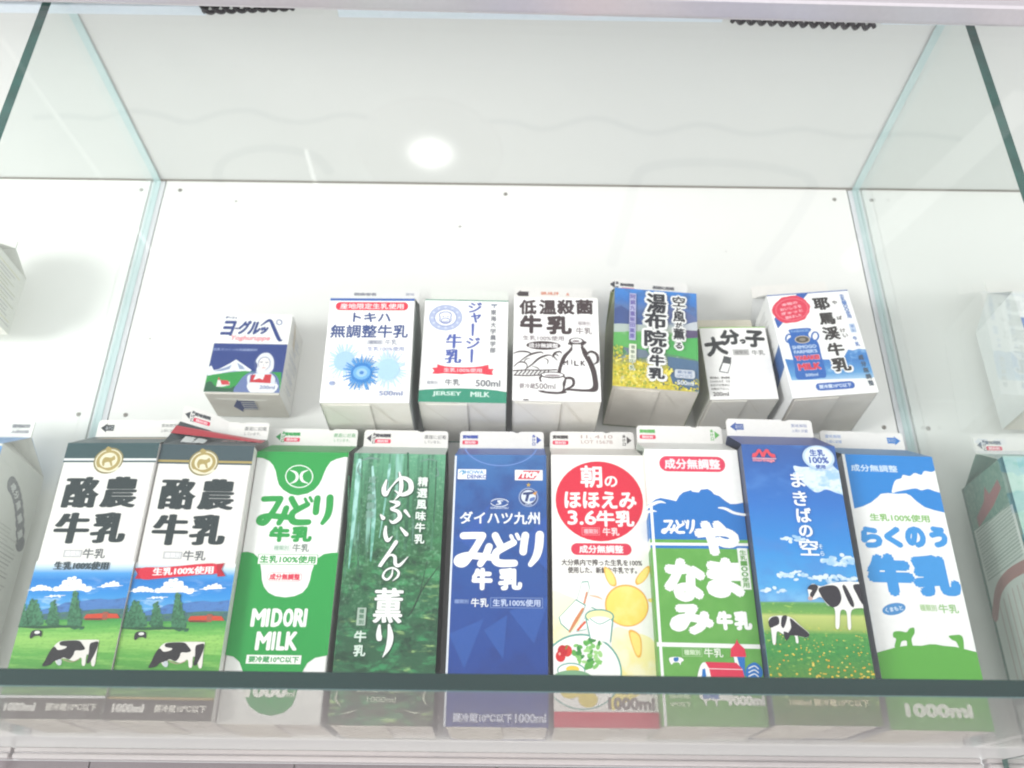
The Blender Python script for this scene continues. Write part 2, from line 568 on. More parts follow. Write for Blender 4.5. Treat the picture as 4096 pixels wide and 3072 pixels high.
def gable_carton(name, label, group, loc, rot, w, h, front, side='#f2f0ea', roof='#f2f0ea', fin='#f4f2ee',
                 ridge=21, finh=15, fin_art=None, left=None, rightart=None, bend=None, base=None, roof_art=None, cat='milk carton', face=None, notch=0.68, d=None):
    root = empty(name, loc)
    root.rotation_mode = 'YXZ'
    root.rotation_euler = rot
    tag(root, label, cat, group)
    d = d or w
    mb = MB()
    k = 0.0007
    W2, D = w/2000, d/1000
    H = h/1000
    # body: four walls with slightly rounded upright corners
    ring = [(-W2+k, 0), (W2-k, 0), (W2, k), (W2, D-k), (W2-k, D), (-W2+k, D), (-W2, D-k), (-W2, k)]
    bot = [(x, y, 0.0) for x, y in ring]; top = [(x, y, H) for x, y in ring]
    for i in range(8):
        j = (i+1) % 8
        m = mt(face if (face and i == 0) else side)
        mb.add([bot[i], bot[j], top[j], top[i]], [(0, 1, 2, 3)], m)
    if front: front.into(mb, front_fn(w, d))
    if left: left.into(mb, left_fn(w, d))
    if rightart: rightart.into(mb, right_fn(w, d))
    mb.build('body', root)
    # base with folded overlap
    bb = MB()
    bmat = base or M_BASE
    bb.add([(x*0.992, D/2+(y-D/2)*0.992, 0.0006) for x, y in ring], [list(range(8))[::-1]], bmat)
    s = w/70
    bb.box((-W2*0.93, 0.004*s, -0.0002), (W2*0.1, D-0.004*s, 0.0005), bmat)
    bb.add([(W2*0.1, 0.006*s, 0.0001), (W2*0.12, 0.006*s, 0.0001), (W2*0.12, D-0.006*s, 0.0001), (W2*0.1, D-0.006*s, 0.0001)], [(3, 2, 1, 0)], paint('#d3cec4', 0.6))
    cm = paint('#e2ddd2', 0.6)
    for c0, c1 in ((-0.9, -0.34), (0.16, 0.62)):
        bb.add([(W2*c0, 0.003, -0.0003), (W2*(c0+.03), 0.003, -0.0003), (W2*(c1+.03), D*0.45, -0.0003), (W2*c1, D*0.45, -0.0003)], [(3, 2, 1, 0)], cm)
    bb.build('base', root)
    # gable roof; ridge may be bent where the spout was opened
    R = ridge/1000
    us = [-35, -12, 2, 35]
    bend = bend or [(0, 0)]*4
    rid = [Vector((u/70*w/1000, D/2+b[0]/1000, H+R+b[1]/1000)) for u, b in zip(us, bend)]
    fr = [Vector((u/70*w/1000, 0, H)) for u in us]
    bk = [Vector((u/70*w/1000, D, H)) for u in us]
    rb = MB()
    rm = mt(roof)
    for i in range(3):
        rb.add([fr[i], fr[i+1], rid[i+1], rid[i]], [(0, 1, 2, 3)], rm)
        rb.add([bk[i+1], bk[i], rid[i] + Vector((0, .0012, 0)), rid[i+1] + Vector((0, .0012, 0))], [(0, 1, 2, 3)], rm)
    sm_ = mt(side)
    for sx, e in ((-1, 0), (1, 3)):
        A = Vector((sx*(W2-0.019*w/70), D/2, H+R*0.93))
        rb.add([fr[e], bk[e], A, rid[e]], [(0, 1, 2), (0, 2, 3), (1, 3, 2)], sm_)
    if roof_art:
        def rf(u, v, e):
            t = max(0, min(1, v/ridge))
            uu = u/w*70
            for i in range(3):
                if uu <= us[i+1] or i == 2:
                    f = (uu-us[i])/(us[i+1]-us[i]); break
            p = fr[i].lerp(fr[i+1], f).lerp(rid[i].lerp(rid[i+1], f), t)
            return p + Vector((0, -1, 0.9))*(e/1000)
        roof_art.into(rb, rf)
    rb.build('roof', root)
    # sealed top fin with rounded corners and a small opening notch
    fb = MB()
    fm = mt(fin)
    F = finh
    hw = w/2-0.4
    out = [(-hw, 0), (hw, 0), (hw, F-2.2), (hw-.8, F-.6), (hw-2.4, F)]
    nx = -hw+2*hw*notch
    if finh > 11: out += [(nx+3.0, F), (nx+1.2, F-1.1), (nx-1.2, F-1.1), (nx-3.0, F)]
    out += [(7, F), (2, F), (-12, F), (-hw+2.4, F), (-hw+.8, F-.6), (-hw, F-2.2)]
    def ff(u, v, e):
        uu = u/w*70
        for i in range(3):
            if uu <= us[i+1] or i == 2:
                f = (uu-us[i])/(us[i+1]-us[i]); break
        p = rid[i].lerp(rid[i+1], f)
        return p + Vector((0, -e/1000, v/1000))
    tri = tessellate_polygon([[Vector((x, y, 0)) for x, y in out]])
    # subdivide by strips so that the fin follows the bent ridge
    cols = sorted(set([x for x, _ in out] + [u/70*w for u in us]))
    cols = [c for c in cols if -hw <= c <= hw]
    def topv(x):
        best = 0
        up_ = out[2:]
        for i in range(len(up_)-1):
            a, b = up_[i], up_[i+1]
            if min(a[0], b[0]) - 1e-6 <= x <= max(a[0], b[0]) + 1e-6:
                t = 0 if abs(b[0]-a[0]) < 1e-6 else (x-a[0])/(b[0]-a[0])
                best = max(best, a[1]+(b[1]-a[1])*t)
        return best or F-2.2
    T = 1.5
    for a, b in zip(cols, cols[1:]):
        va, vb = topv(a), topv(b)
        P = [ff(a, -.5, 0), ff(b, -.5, 0), ff(b, vb, 0), ff(a, va, 0), ff(a, -.5, -T), ff(b, -.5, -T), ff(b, vb, -T), ff(a, va, -T)]
        fb.add(P, [(0, 1, 2, 3), (5, 4, 7, 6), (3, 2, 6, 7)], fm)
    for e in (cols[0], cols[-1]):
        P = [ff(e, -.5, 0), ff(e, topv(e), 0), ff(e, topv(e), -T), ff(e, -.5, -T)]
        fb.add(P, [(0, 1, 2, 3)], fm)
    if fin_art: fin_art.into(fb, ff)
    fb.build('top_fin', root)
    return root

def fin_print(w, finh, arrow='left', col='#3a3f44', red='#e8405f', kind=0, date=None):
    a = Art(w, finh)
    k = finh/15; s = w/70
    hx = -1 if arrow == 'left' else 1
    if kind == 1:       # big arrow box with characters, note on the far side
        x = -26*s*(1 if hx < 0 else -1)
        a.mm([(x+hx*6*s, 8*k), (x+hx*1*s, 12*k), (x+hx*1*s, 10.6*k), (x-hx*5*s, 10.6*k), (x-hx*5*s, 5.4*k), (x+hx*1*s, 5.4*k), (x+hx*1*s, 4*k)], col)
        a.text('あけ口', x-hx*1.2*s, 8*k, 6*s, 3*k, '#dfe3e6')
        x2 = -hx*24*s
        a.text('賞味期限', x2, 10*k, 13*s, 3*k, col)
        a.text('上部に記載', x2, 5.6*k, 13*s, 2.6*k, col)
    else:
        x = hx*30*s
        a.mm([(x+hx*2.6*s, 7.5*k), (x-hx*1.4*s, 11*k), (x-hx*1.4*s, 4*k)], col)
        a.vtext('あけ口', x-hx*3.6*s, 11*k, x-hx*3.6*s, 4*k, 2.6*s, 2.8*k, col, 0.15)
        xl = -19*s if arrow == 'left' else -26*s
        a.text('賞味期限', xl, 10*k, 13*s, 3.4*k, col, 0.25)
        a.rect(xl, 5*k, 13*s, 3.6*k, red, 1)
        a.text('開封前', xl, 5*k, 9*s, 2.4*k, '#ffd9df', 0.1)
        if date: 
            for i, t in enumerate(date):
                a.text(t, 4*s, (10.5-4.6*i)*k, 26*s, 3.0*k, '#b99a94')
        elif arrow == 'left':
            a.text('裏面に記載', 24*s, 9.5*k, 18*s, 3.6*k, col)
            a.text('しています。', 22*s, 5*k, 13*s, 2.6*k, col)
    return a

# ================================================================== front row artwork
WHT = '#f6f5f1'
PHOTO_SKY = photo('meadow_sky', [(60, '#a3cfee'), (72, '#5fadE4'), (82, '#2f90da'), (92, '#1f80d0'), (97, '#4d9fdf'), (102, '#cfe3f2'), (105.5, '#f6f5f1')],
                  noises=[((60, 60, 190), .5, .7, '#cfe6f7', .7, 1, (98, 80))])
PHOTO_GRASS = photo('meadow_grass', [(0, '#4f7f45'), (30, '#4c9440'), (42, '#63ad4c'), (51, '#98cd68'), (57, '#6fb856'), (64, '#439a4b')],
                    noises=[((40, 40, 420), .45, .7, '#a5d673', .55, 2, None), ((500, 500, 900), .5, .7, '#3c7f38', .4, 3, None)])
PHOTO_TREE = photo('meadow_tree', [(40, '#2f6a4a'), (75, '#4e8d68')],
                   noises=[((600, 600, 600), .42, .62, '#1f4f3a', .7, 4, None)])
PHOTO_HILL = photo('meadow_hill', [(50, '#40649c'), (70, '#4d7fc0')], noises=[((150, 150, 300), .45, .7, '#35507f', .5, 5, None)])
PHOTO_CLOUD = photo('printed_cloud', [(0, '#f7f8fa'), (190, '#ffffff')], noises=[((200, 200, 260), .5, .75, '#c3dcf0', .8, 6, None)])
M_GOLD = paint('#b3a062', 0.35, 0.5, 0.2)
M_OLIVE = paint('#8f8558', 0.35, 0.5, 0.2)
M_CREAM = paint('#e9e3c8')

def cow_back(a, x, y, s=1.0):
    """grazing cow seen above the grass line"""
    def R(pts): return [(x+(p-771)*.4904*s, y+(q-1189)*.4904*s) for p, q in pts]
    a.blob(R([(560, 1200), (590, 1110), (640, 1060), (700, 1045), (860, 1038), (1040, 1038), (1054, 1060), (1035, 1160), (1012, 1300), (980, 1305), (968, 1220), (930, 1195), (912, 1300), (880, 1300), (872, 1225), (800, 1258), (700, 1232), (668, 1240), (650, 1290), (620, 1290), (600, 1255), (560, 1270)]), '#e9e6df')
    a.blob(R([(470, 1312), (500, 1250), (560, 1140), (600, 1110), (632, 1142), (695, 1132), (722, 1108), (655, 1092), (662, 1056), (760, 1044), (850, 1048), (888, 1086), (912, 1132), (868, 1150), (812, 1152), (790, 1200), (748, 1242), (690, 1222), (650, 1246), (590, 1262), (545, 1300)]), '#2b2a2e')
    a.blob(R([(962, 1085), (1000, 1062), (1050, 1060), (1032, 1140), (966, 1268), (930, 1278), (950, 1180)]), '#2b2a2e')
    a.blob(R([(620, 1260), (650, 1240), (672, 1260), (660, 1300), (630, 1300)]), '#c4cdd0')
    a.stroke(R([(690, 1245), (770, 1268), (850, 1240)]), 4, '#b9a58f')

def dairy_meadow(quad, dx, ribbon, gold):
    a = Art(70, 197, quad, (0, 1600, 1.276))
    a.H = Art(70, 197, QC[1], (0, 1600, 1.276)).H
    dk = '#3a5558' if not ribbon else '#41545a'
    a.mm([(-35, 181.2), (35, 181.2), (35, 197), (-35, 197)], dk)
    line = '#e7e9ea' if not ribbon else M_GOLD
    a.mm([(-35, 182.6), (35, 182.6), (35, 184.4), (-35, 184.4)], line)
    # crest
    a.ell(562, 297, 74, 66, M_OLIVE); a.ell(562, 297, 66, 58, M_CREAM); a.ell(562, 297, 60, 52, M_GOLD); a.ell(562, 295, 44, 38, M_CREAM)
    a.blob([(530, 300), (545, 280), (575, 282), (592, 272), (596, 290), (580, 300), (582, 322), (572, 322), (566, 305), (545, 308), (540, 324), (532, 322)], M_GOLD)
    a.blob([(548, 238), (562, 226), (578, 238), (570, 250), (554, 250)], M_GOLD)
    a.stroke([(512, 335), (562, 352), (612, 335)], 9, M_CREAM)
    ink = '#2f3b3d'
    for t, x, y in (('酪', 427, 456), ('農', 620, 456), ('牛', 378, 638), ('乳', 566, 636)):
        a.text(t, x, y, 180, 158, ink, b=3.5, bx=9)
    a.frame(382, 768, 92, 36, '#a7a7aa', '#c9c9cb', 2)
    a.text('種類別', 382, 768, 78, 26, '#f3f3f3', .5)
    a.text('牛乳', 490, 768, 115, 50, '#6a6e70', b=1)
    # meadow
    a.mm([(-35, 58), (35, 58), (35, 105.5), (-35, 105.5)], PHOTO_SKY)
    random.seed(11)
    def cumulus(x0, x1, yb, hts, r):
        n = len(hts)
        for k in range(4):
            for i, h in enumerate(hts):
                x = x0+(x1-x0)*(i+.5)/n+random.uniform(-4, 4)
                y = yb-h*(.25+.25*k)+random.uniform(-3, 3)
                a.ell(x, y, r*random.uniform(.8, 1.3), r*random.uniform(.5, .8), PHOTO_CLOUD, random.uniform(-15, 15), 12)
        a.stroke([(x0-25, yb+2), ((x0+x1)/2, yb-3), (x1+22, yb-6)], [2, r*.9, 2], PHOTO_CLOUD)
    cumulus(290, 470, 955, [12, 22, 40, 62, 60, 45, 26, 14], 14)
    cumulus(175, 275, 953, [8, 18, 20, 14, 6], 11)
    cumulus(530, 615, 938, [6, 14, 22, 26, 18], 8)
    cumulus(265, 325, 988, [4, 6, 4], 6)
    a.poly([(90, 1075), (230, 1056), (314, 1034), (345, 1018), (420, 1014), (470, 1005), (520, 999), (560, 1004), (600, 1002), (700, 985), (700, 1110), (90, 1110)], PHOTO_HILL)
    a.poly([(90, 1090), (250, 1075), (420, 1060), (520, 1052), (700, 1050), (700, 1112), (90, 1118)], photo('far_wood', [(55, '#3f6f62'), (80, '#55806f')], noises=[((200, 1, 400), .45, .65, '#3a5f7a', .7, 41, None)]))
    a.poly([(60, 1112), (330, 1105), (445, 1106), (560, 1100), (700, 1102), (700, 1700), (0, 1700)], PHOTO_GRASS)
    for ax, ay, hw, by in ((185, 1003, 66, 1140), (284, 1012, 38, 1146), (395, 966, 46, 1152), (130, 1030, 36, 1140)):
        a.blob([(ax, ay), (ax+hw*.35, ay+(by-ay)*.2), (ax+hw*.55, ay+(by-ay)*.5), (ax+hw*.8, ay+(by-ay)*.85), (ax+hw*.4, by), (ax-hw*.4, by), (ax-hw*.85, ay+(by-ay)*.85), (ax-hw*.6, ay+(by-ay)*.45), (ax-hw*.3, ay+(by-ay)*.18)], PHOTO_TREE, 3)
        for i in range(46):
            t = random.random()
            ww = hw*(.16+.84*t)
            a.ell(ax+random.uniform(-ww, ww), ay+(by-ay)*t, random.uniform(6, 13), random.uniform(5, 10), PHOTO_TREE, random.uniform(0, 90), 8)
    a.stroke([(110, 1143), (210, 1146), (330, 1142), (440, 1146)], [5, 14, 12, 5], '#2c5a40')
    a.poly([(440, 1100), (455, 1080), (545, 1075), (610, 1078), (622, 1100)], '#d0472c')
    a.rect(548, 1088, 26, 40, '#a35a48')
    a.rect(490, 1106, 90, 8, '#7a3a30')
    a.blob([(168, 1188), (180, 1165), (205, 1160), (228, 1165), (226, 1195), (215, 1190), (190, 1192), (172, 1205)], '#33343a')
    a.ell(205, 1172, 14, 8, '#e8e8e6')
    cow_back(a, 378, 1285, 1.0)
    for i, x in enumerate((180, 305, 395)):
        a.stroke([(x+6, 1432), (x-2, 1452)], 10, '#d9d3c0')
    if ribbon:
        a.poly([(190, 838), (222, 836), (222, 892), (190, 892), (205, 866)], '#b81d33')
        a.blob([(222, 838), (330, 832), (430, 822), (520, 812), (600, 812), (602, 858), (520, 866), (430, 876), (330, 886), (224, 893)], '#d92a42', 3)
        a.poly([(600, 812), (640, 806), (622, 838), (640, 872), (600, 876)], '#b81d33')
        a.text('生乳100%使用', 432, 848, 300, 40, '#f7efef', b=.8, bx=1.5, rot=3.0)
    else:
        a.text('生乳100%使用', 428, 832, 278, 42, '#3d4f57', b=.8, bx=2)
    # foot band
    a.mm([(-35, 0), (35, 0), (35, 13.0), (-35, 13.0)], '#4f4d43')
    a.mm([(-35, 13), (35, 13), (35, 14.6), (-35, 14.6)], line)
    m = Art(70, 197); m.d = a.d
    m.text('1000ml', -20, 7.5, 21, 5.6, '#e7e6e0', b=.3, bx=.3)
    m.text('要冷蔵10℃以下', 14, 7.5, 34, 5.0, '#dedcd2', b=.25)
    a.items += m.items
    return a

QC = {1: [(282,1763),(643,1763),(-12,2866),(411,2870)],
      2: [(647,1765),(1018,1780),(415,2866),(838,2885)],
      3: [(1026,1792),(1393,1800),(847,2905),(1268,2907)],
      4: [(1414,1802),(1790,1808),(1304,2905),(1733,2912)],
      5: [(1816,1805),(2184,1805),(1773,2921),(2199,2926)],
      6: [(2202,1805),(2572,1808),(2215,2924),(2640,2928)],
      7: [(2584,1787),(2955,1788),(2654,2893),(3076,2898)],
      8: [(2957,1774),(3332,1776),(3094,2875),(3520,2889)],
      9: [(3365,1802),(3733,1815),(3565,2926),(3969,2933)]}

def art_green():
    a = Art(70, 197, QC[3], (850, 1600, 1.276))
    G = '#259c47'
    a.poly([(200, 230), (720, 230), (700, 278), (668, 278), (630, 288), (600, 302), (580, 330), (566, 360), (555, 390), (540, 420), (515, 448), (480, 468), (430, 478),
            (390, 470), (355, 448), (333, 420), (325, 390), (318, 350), (305, 318), (285, 295), (250, 280), (222, 277), (190, 277)], G)
    a.ring(438, 378, 69, 58, '#eef5ee', 5)
    a.stroke([(392, 345), (420, 358), (428, 380), (418, 402), (392, 415)], [3, 12, 15, 12, 3], '#eef5ee')
    a.stroke([(484, 345), (456, 358), (448, 380), (456, 402), (484, 415)], [3, 12, 15, 12, 3], '#eef5ee')
    midori(a, 222, 487, 386, 142, G, 31)
    a.text('牛', 335, 680, 108, 84, G, b=7); a.text('乳', 448, 680, 108, 84, G, b=6)
    a.frame(343, 752, 94, 36, '#b9c9bd', '#e6ece6', 2); a.text('種類別', 343, 752, 76, 24, '#8fb09a', .5)
    a.text('牛乳', 443, 752, 86, 42, '#7a8a80', .8)
    pts = [(100, 790), (135, 776), (170, 772), (200, 780), (222, 800), (235, 835), (240, 880), (242, 920), (252, 955), (275, 985), (310, 1003), (362, 1010),
           (410, 1003), (450, 985), (475, 955), (488, 920), (496, 880), (510, 840), (530, 805), (560, 785), (600, 778), (660, 778),
           (660, 1310), (570, 1310), (510, 1322), (470, 1350), (450, 1385), (425, 1450), (410, 1520), (390, 1570), (350, 1605), (285, 1622), (225, 1610), (175, 1575), (155, 1530), (148, 1460),
           (140, 1390), (125, 1345), (95, 1318), (50, 1308), (0, 1310)]
    a.poly(pts, G)
    a.frame(376, 812, 306, 54, G, WHT, 2.5); a.text('生乳100%使用', 376, 812, 286, 40, G, 1.6)
    a.frame(360, 903, 176, 46, '#e58a96', WHT, 2.5, 20); a.text('成分無調整', 360, 903, 156, 34, '#d8314e', 1.5)
    for t, x, w in (('M', 224, 74), ('I', 272, 17), ('D', 318, 56), ('O', 376, 52), ('R', 432, 56), ('I', 463, 17)):
        a.text(t, x, 1115, w, 96, '#f3f6f1', b=5)
    for t, x, w in (('M', 248, 78), ('I', 300, 17), ('L', 338, 44), ('K', 392, 62)):
        a.text(t, x, 1236, w, 98, '#f3f6f1', b=5)
    a.frame(300, 1332, 280, 46, '#e7f2e7', WHT, 3); a.text('要冷蔵10℃以下', 300, 1332, 256, 34, '#4aa062', 1.5)
    a.text('1000', 262, 1490, 215, 78, '#f0f3ea', b=3, bx=5); a.text('ml', 385, 1508, 40, 34, '#dfe8d6', 1)
    return a

def midori(a, x0, y0, w, h, c, t):
    """slanted geometric logotype drawn with a broad pen"""
    P = lambda pts: [(x0+u*w, y0+v*h) for u, v in pts]
    a.stroke(P([(.09, .06), (.20, .05), (.31, .05)]), t, c, raw=True)
    a.stroke(P([(.31, .06), (.235, .42), (.16, .72), (.09, .93), (.025, .90), (.035, .76), (.13, .68), (.26, .70), (.41, .74)]), [t, t, t*1.05, t*1.1, t, t*.9, t*.95, t, t*.95], c)
    a.stroke(P([(.385, .40), (.345, .68), (.285, .95)]), [t, t, t*.9], c)
    a.stroke(P([(.455, .05), (.485, .22), (.525, .42)]), t, c)
    a.stroke(P([(.665, .27), (.56, .42), (.47, .58), (.455, .80), (.51, .92), (.675, .92)]), [t*.95, t, t*1.05, t*1.15, t*1.1, t], c)
    a.stroke(P([(.635, .06), (.66, .20)]), t*.5, c); a.stroke(P([(.70, .01), (.725, .15)]), t*.5, c)
    a.stroke(P([(.80, .04), (.785, .30), (.775, .56)]), t*1.05, c)
    a.stroke(P([(.965, .02), (.955, .40), (.925, .70), (.86, .96)]), [t*1.15, t*1.15, t*1.05, t*.7], c)

def brush(a, name, x, y, w, h, c):
    """brush-written kana, unit strokes in a 0..1 box"""
    K = {'ゆ': [([(.18,.30),(.10,.62),(.16,.80),(.34,.52),(.62,.22),(.90,.34),(.92,.66),(.66,.80),(.44,.66)], [.06,.15,.13,.05,.10,.15,.16,.12,.03]), ([(.58,.02),(.64,.40),(.60,.74),(.42,1.0)], [.04,.13,.11,.02])],
         'ふ': [([(.36,.02),(.62,.10),(.50,.26),(.40,.34),(.62,.46),(.66,.70),(.46,.90),(.34,.80)], [.05,.16,.08,.10,.13,.16,.12,.03]), ([(.06,.58),(.14,.72)], [.05,.15]), ([(.84,.42),(.98,.66)], [.12,.06])],
         'い': [([(.16,.10),(.14,.52),(.24,.86),(.42,.62)], [.10,.18,.16,.03]), ([(.74,.16),(.96,.52)], [.08,.19])],
         'ん': [([(.62,.0),(.42,.36),(.10,.94),(.40,.52),(.58,.56),(.60,.84),(.74,.88),(1.0,.56)], [.14,.12,.12,.06,.11,.12,.11,.02])],
         'の': [([(.58,.20),(.52,.60),(.28,.86),(.08,.66),(.22,.28),(.58,.10),(.88,.34),(.84,.66),(.58,.94)], [.06,.12,.13,.13,.10,.10,.13,.13,.03])],
         'り': [([(.18,.02),(.14,.26),(.18,.44),(.30,.34)], [.10,.20,.20,.03]), ([(.70,.0),(.78,.36),(.66,.70),(.36,1.0)], [.10,.24,.20,.03])]}
    for pts, ws in K[name]:
        a.stroke([(x+(p-.5)*w, y+(q-.5)*h) for p, q in pts], [k*(w+h)/2 for k in ws], c)

def art_forest():
    a = Art(70, 197, QC[4], (850, 1600, 1.276))
    F = photo('forest', [(0, '#56604a'), (22, '#4d5f48'), (34, '#2f5f42'), (60, '#2a5a3e'), (85, '#2c6642'), (115, '#2f6b40'), (150, '#3c7b52'), (197, '#62a582')],
              noises=[((190, 1, 10), .47, .62, '#204f3a', .6, 7, (70, 110)), ((150, 1, 10), .55, .68, '#a9dcd2', .6, 8, (100, 140)),
                      ((75, 1, 190), .50, .64, '#469a62', .7, 9, (150, 100)), ((45, 1, 120), .52, .66, '#3a9a60', .75, 33, (90, 60)), ((48, 1, 150), .58, .70, '#b4d98a', .75, 10, (125, 70)),
                      ((70, 1, 120), .50, .64, '#1c3f2e', .8, 11, (150, 110)), ((420, 1, 420), .52, .68, '#9fd3ac', .28, 12, (30, 110))])
    a.mm([(-35, 0), (35, 0), (35, 197), (-35, 197)], F)
    for x0, y0, x1, y1, w in ((1000, 260, 985, 760, 16), (1110, 270, 1085, 620, 10), (760, 280, 735, 900, 8), (690, 380, 670, 900, 9), (1150, 300, 1120, 760, 8)):
        a.stroke([(x0, y0), ((x0+x1)/2+6, (y0+y1)/2), (x1, y1)], [w*.7, w, w*1.2], photo('trunk', [(0, '#2a5238'), (197, '#2f6248')], noises=[((300, 1, 120), .45, .6, '#4d8a66', .7, 13, None)]))
    for pts, w in (([(745, 300), (715, 620), (690, 860)], [26, 20, 6]), ([(815, 330), (822, 560), (805, 820)], [10, 22, 8]), ([(905, 320), (880, 520), (850, 700)], [14, 10, 4])):
        a.stroke(pts, w, photo('light_shaft', [(60, '#6fb8a4'), (197, '#b5e0da')], noises=[((300, 1, 120), .42, .6, '#4f9a80', .8, 34, None)]))
    a.stroke([(1160, 850), (1080, 960), (1020, 1080), (990, 1110)], [4, 7, 9, 4], '#23402f')
    a.stroke([(1100, 820), (1075, 930), (1060, 1000)], [3, 5, 5], '#23402f')
    for pts, w in (([(755, 300), (800, 285), (860, 292)], [3, 13, 2]), ([(748, 310), (738, 350), (760, 385)], [3, 10, 2]), ([(1060, 305), (1110, 290), (1160, 300)], [2, 7, 2]), ([(1150, 330), (1160, 370), (1140, 380)], [2, 8, 2])):
        a.stroke(pts, w, '#6f8f86')
    c = '#f2f6f2'
    sh = '#1f4f38'
    for dx, dy, k in ((0, 0, sh), (4, 6, sh), (-5, 3, sh), (0, 0, c)):
        brush(a, 'ゆ', 942+dx, 432+dy, 170, 150, k)
        brush(a, 'ふ', 930+dx, 572+dy, 165, 125, k)
        brush(a, 'い', 930+dx, 682+dy, 135, 95, k)
        brush(a, 'ん', 918+dx, 792+dy, 165, 135, k)
        brush(a, 'の', 912+dx, 890+dy, 100, 80, k)
        a.text('薫', 897+dx, 1052+dy, 152, 182, k, b=3, bx=3)
        brush(a, 'り', 882+dx, 1235+dy, 95, 165, k)
    a.vtext('精選風味牛乳', 1081, 412, 1062, 710, 58, 54, '#1f4f38', 6)
    a.vtext('精選風味牛乳', 1079, 410, 1060, 708, 54, 50, '#e8f3ea', 1.5)
    a.vtext('成分無調整', 815, 400, 800, 580, 40, 36, '#7fa597', 1)
    a.rect(758, 1110, 46, 92, '#a9bcae'); a.vtext('種類別', 760, 1082, 756, 1138, 26, 22, '#4f7a60', .8)
    a.vtext('牛乳', 752, 1212, 748, 1285, 64, 60, '#d4e6da', 2)
    a.text('要冷蔵10℃以下', 865, 1485, 260, 32, '#c3cfb8', .8); a.text('1000ml', 862, 1536, 150, 30, '#c3cfb8', .8)
    for pts, w in (([(640, 1480), (625, 1530), (650, 1570)], [2, 12, 3]), ([(655, 1610), (700, 1600), (735, 1588)], [2, 9, 2]),
                   ([(1095, 1480), (1080, 1530), (1100, 1570)], [3, 12, 2]), ([(980, 1590), (1030, 1604), (1065, 1606)], [2, 9, 2])):
        a.stroke(pts, w, '#b9c2ac')
    return a

NAVY = photo('navy', [(0, '#2a4390'), (50, '#1f4696'), (120, '#205099'), (170, '#2b60a4'), (197, '#3d74b0')], noises=[((60, 1, 60), .45, .7, '#20397f', .5, 14, None)])
def art_navy():
    a = Art(70, 197, QC[5], (1700, 1600, 1.276))
    a.mm([(-35, 0), (35, 0), (35, 197), (-35, 197)], NAVY)
    for p in ([(150, 700), (330, 520), (250, 760)], [(480, 720), (640, 560), (640, 880)], [(120, 1200), (300, 1120), (200, 1380)], [(430, 1080), (640, 1000), (560, 1250)], [(300, 1180), (420, 1100), (400, 1330)]):
        a.poly(p, '#2b57a6')
    a.mm([(-35, 0), (-33.6, 0), (-33.6, 196), (-35, 196)], '#dfe6ef')
    a.ring(383, 200, 190, 118, '#6f8fd0', 5, a0=15, a1=165)
    a.rect(235, 364, 145, 52, '#f1f3f5')
    a.text('SHOWA', 240, 353, 112, 20, '#3f8dc4', .8); a.text('DENKO', 262, 376, 104, 20, '#3a5aa8', .8)
    a.stroke([(172, 356), (182, 346), (196, 354), (186, 366)], 5, '#3f9bc4')
    a.rect(528, 367, 143, 54, '#f1f2f3')
    a.poly([(470, 388), (500, 344), (588, 344), (556, 388)], '#d23a4c')
    a.text('TKP', 528, 366, 90, 32, '#f7f4f4', 3, shear=.2)
    star = []
    for i in range(10):
        r = 13 if i % 2 == 0 else 5.5
        star.append((527+r*math.sin(i*math.pi/5), 418-r*math.cos(i*math.pi/5)))
    a.poly(star, '#c9a94e')
    a.ell(527, 483, 51, 50, '#93a3c8'); a.ell(527, 483, 45, 44, '#22386f'); a.ell(527, 480, 38, 35, '#dbe2ef')
    a.poly([(500, 458), (560, 452), (556, 466), (532, 468), (522, 506), (508, 504), (516, 470), (498, 470)], '#22386f')
    a.poly([(548, 462), (572, 450), (562, 474)], '#d49a48')
    a.blob([(536, 488), (560, 482), (556, 500), (534, 504)], '#5b77b5')
    a.text('OITA', 527, 520, 34, 9, '#c5cfe4', .6)
    a.ring(378, 512, 45, 20, '#dfe6f2', 4, a0=20, a1=170); a.ring(378, 512, 45, 20, '#dfe6f2', 4, a0=200, a1=350)
    a.stroke([(395, 502), (370, 504), (384, 516), (360, 522)], [4, 8, 8, 3], '#dfe6f2')
    a.text('DAIHATSU', 378, 540, 92, 10, '#b9c6e2', .8)
    a.text('ダイハツ九州', 380, 592, 412, 66, '#f1f4f8', b=1.6)
    midori(a, 152, 676, 450, 166, '#f6f8fa', 37)
    a.text('牛', 290, 912, 108, 118, '#f6f8fa', b=8); a.text('乳', 435, 912, 124, 118, '#f6f8fa', b=7)
    a.text('種類別', 184, 1030, 74, 22, '#7f97cc', .8)
    a.text('牛乳', 278, 1036, 90, 46, '#eef2f8', .8)
    a.frame(468, 1037, 270, 54, '#8ea6d6', NAVY, 2.5); a.text('生乳100%使用', 468, 1037, 246, 38, '#c5d2ec', .8)
    m = Art(70, 197); m.d = a.d
    m.text('要冷蔵10℃以下', -9, 5.8, 40, 6, '#c9cfe6', .35); m.text('1000ml', 23, 5.8, 21, 6, '#c9cfe6', .35)
    a.items += m.items
    return a

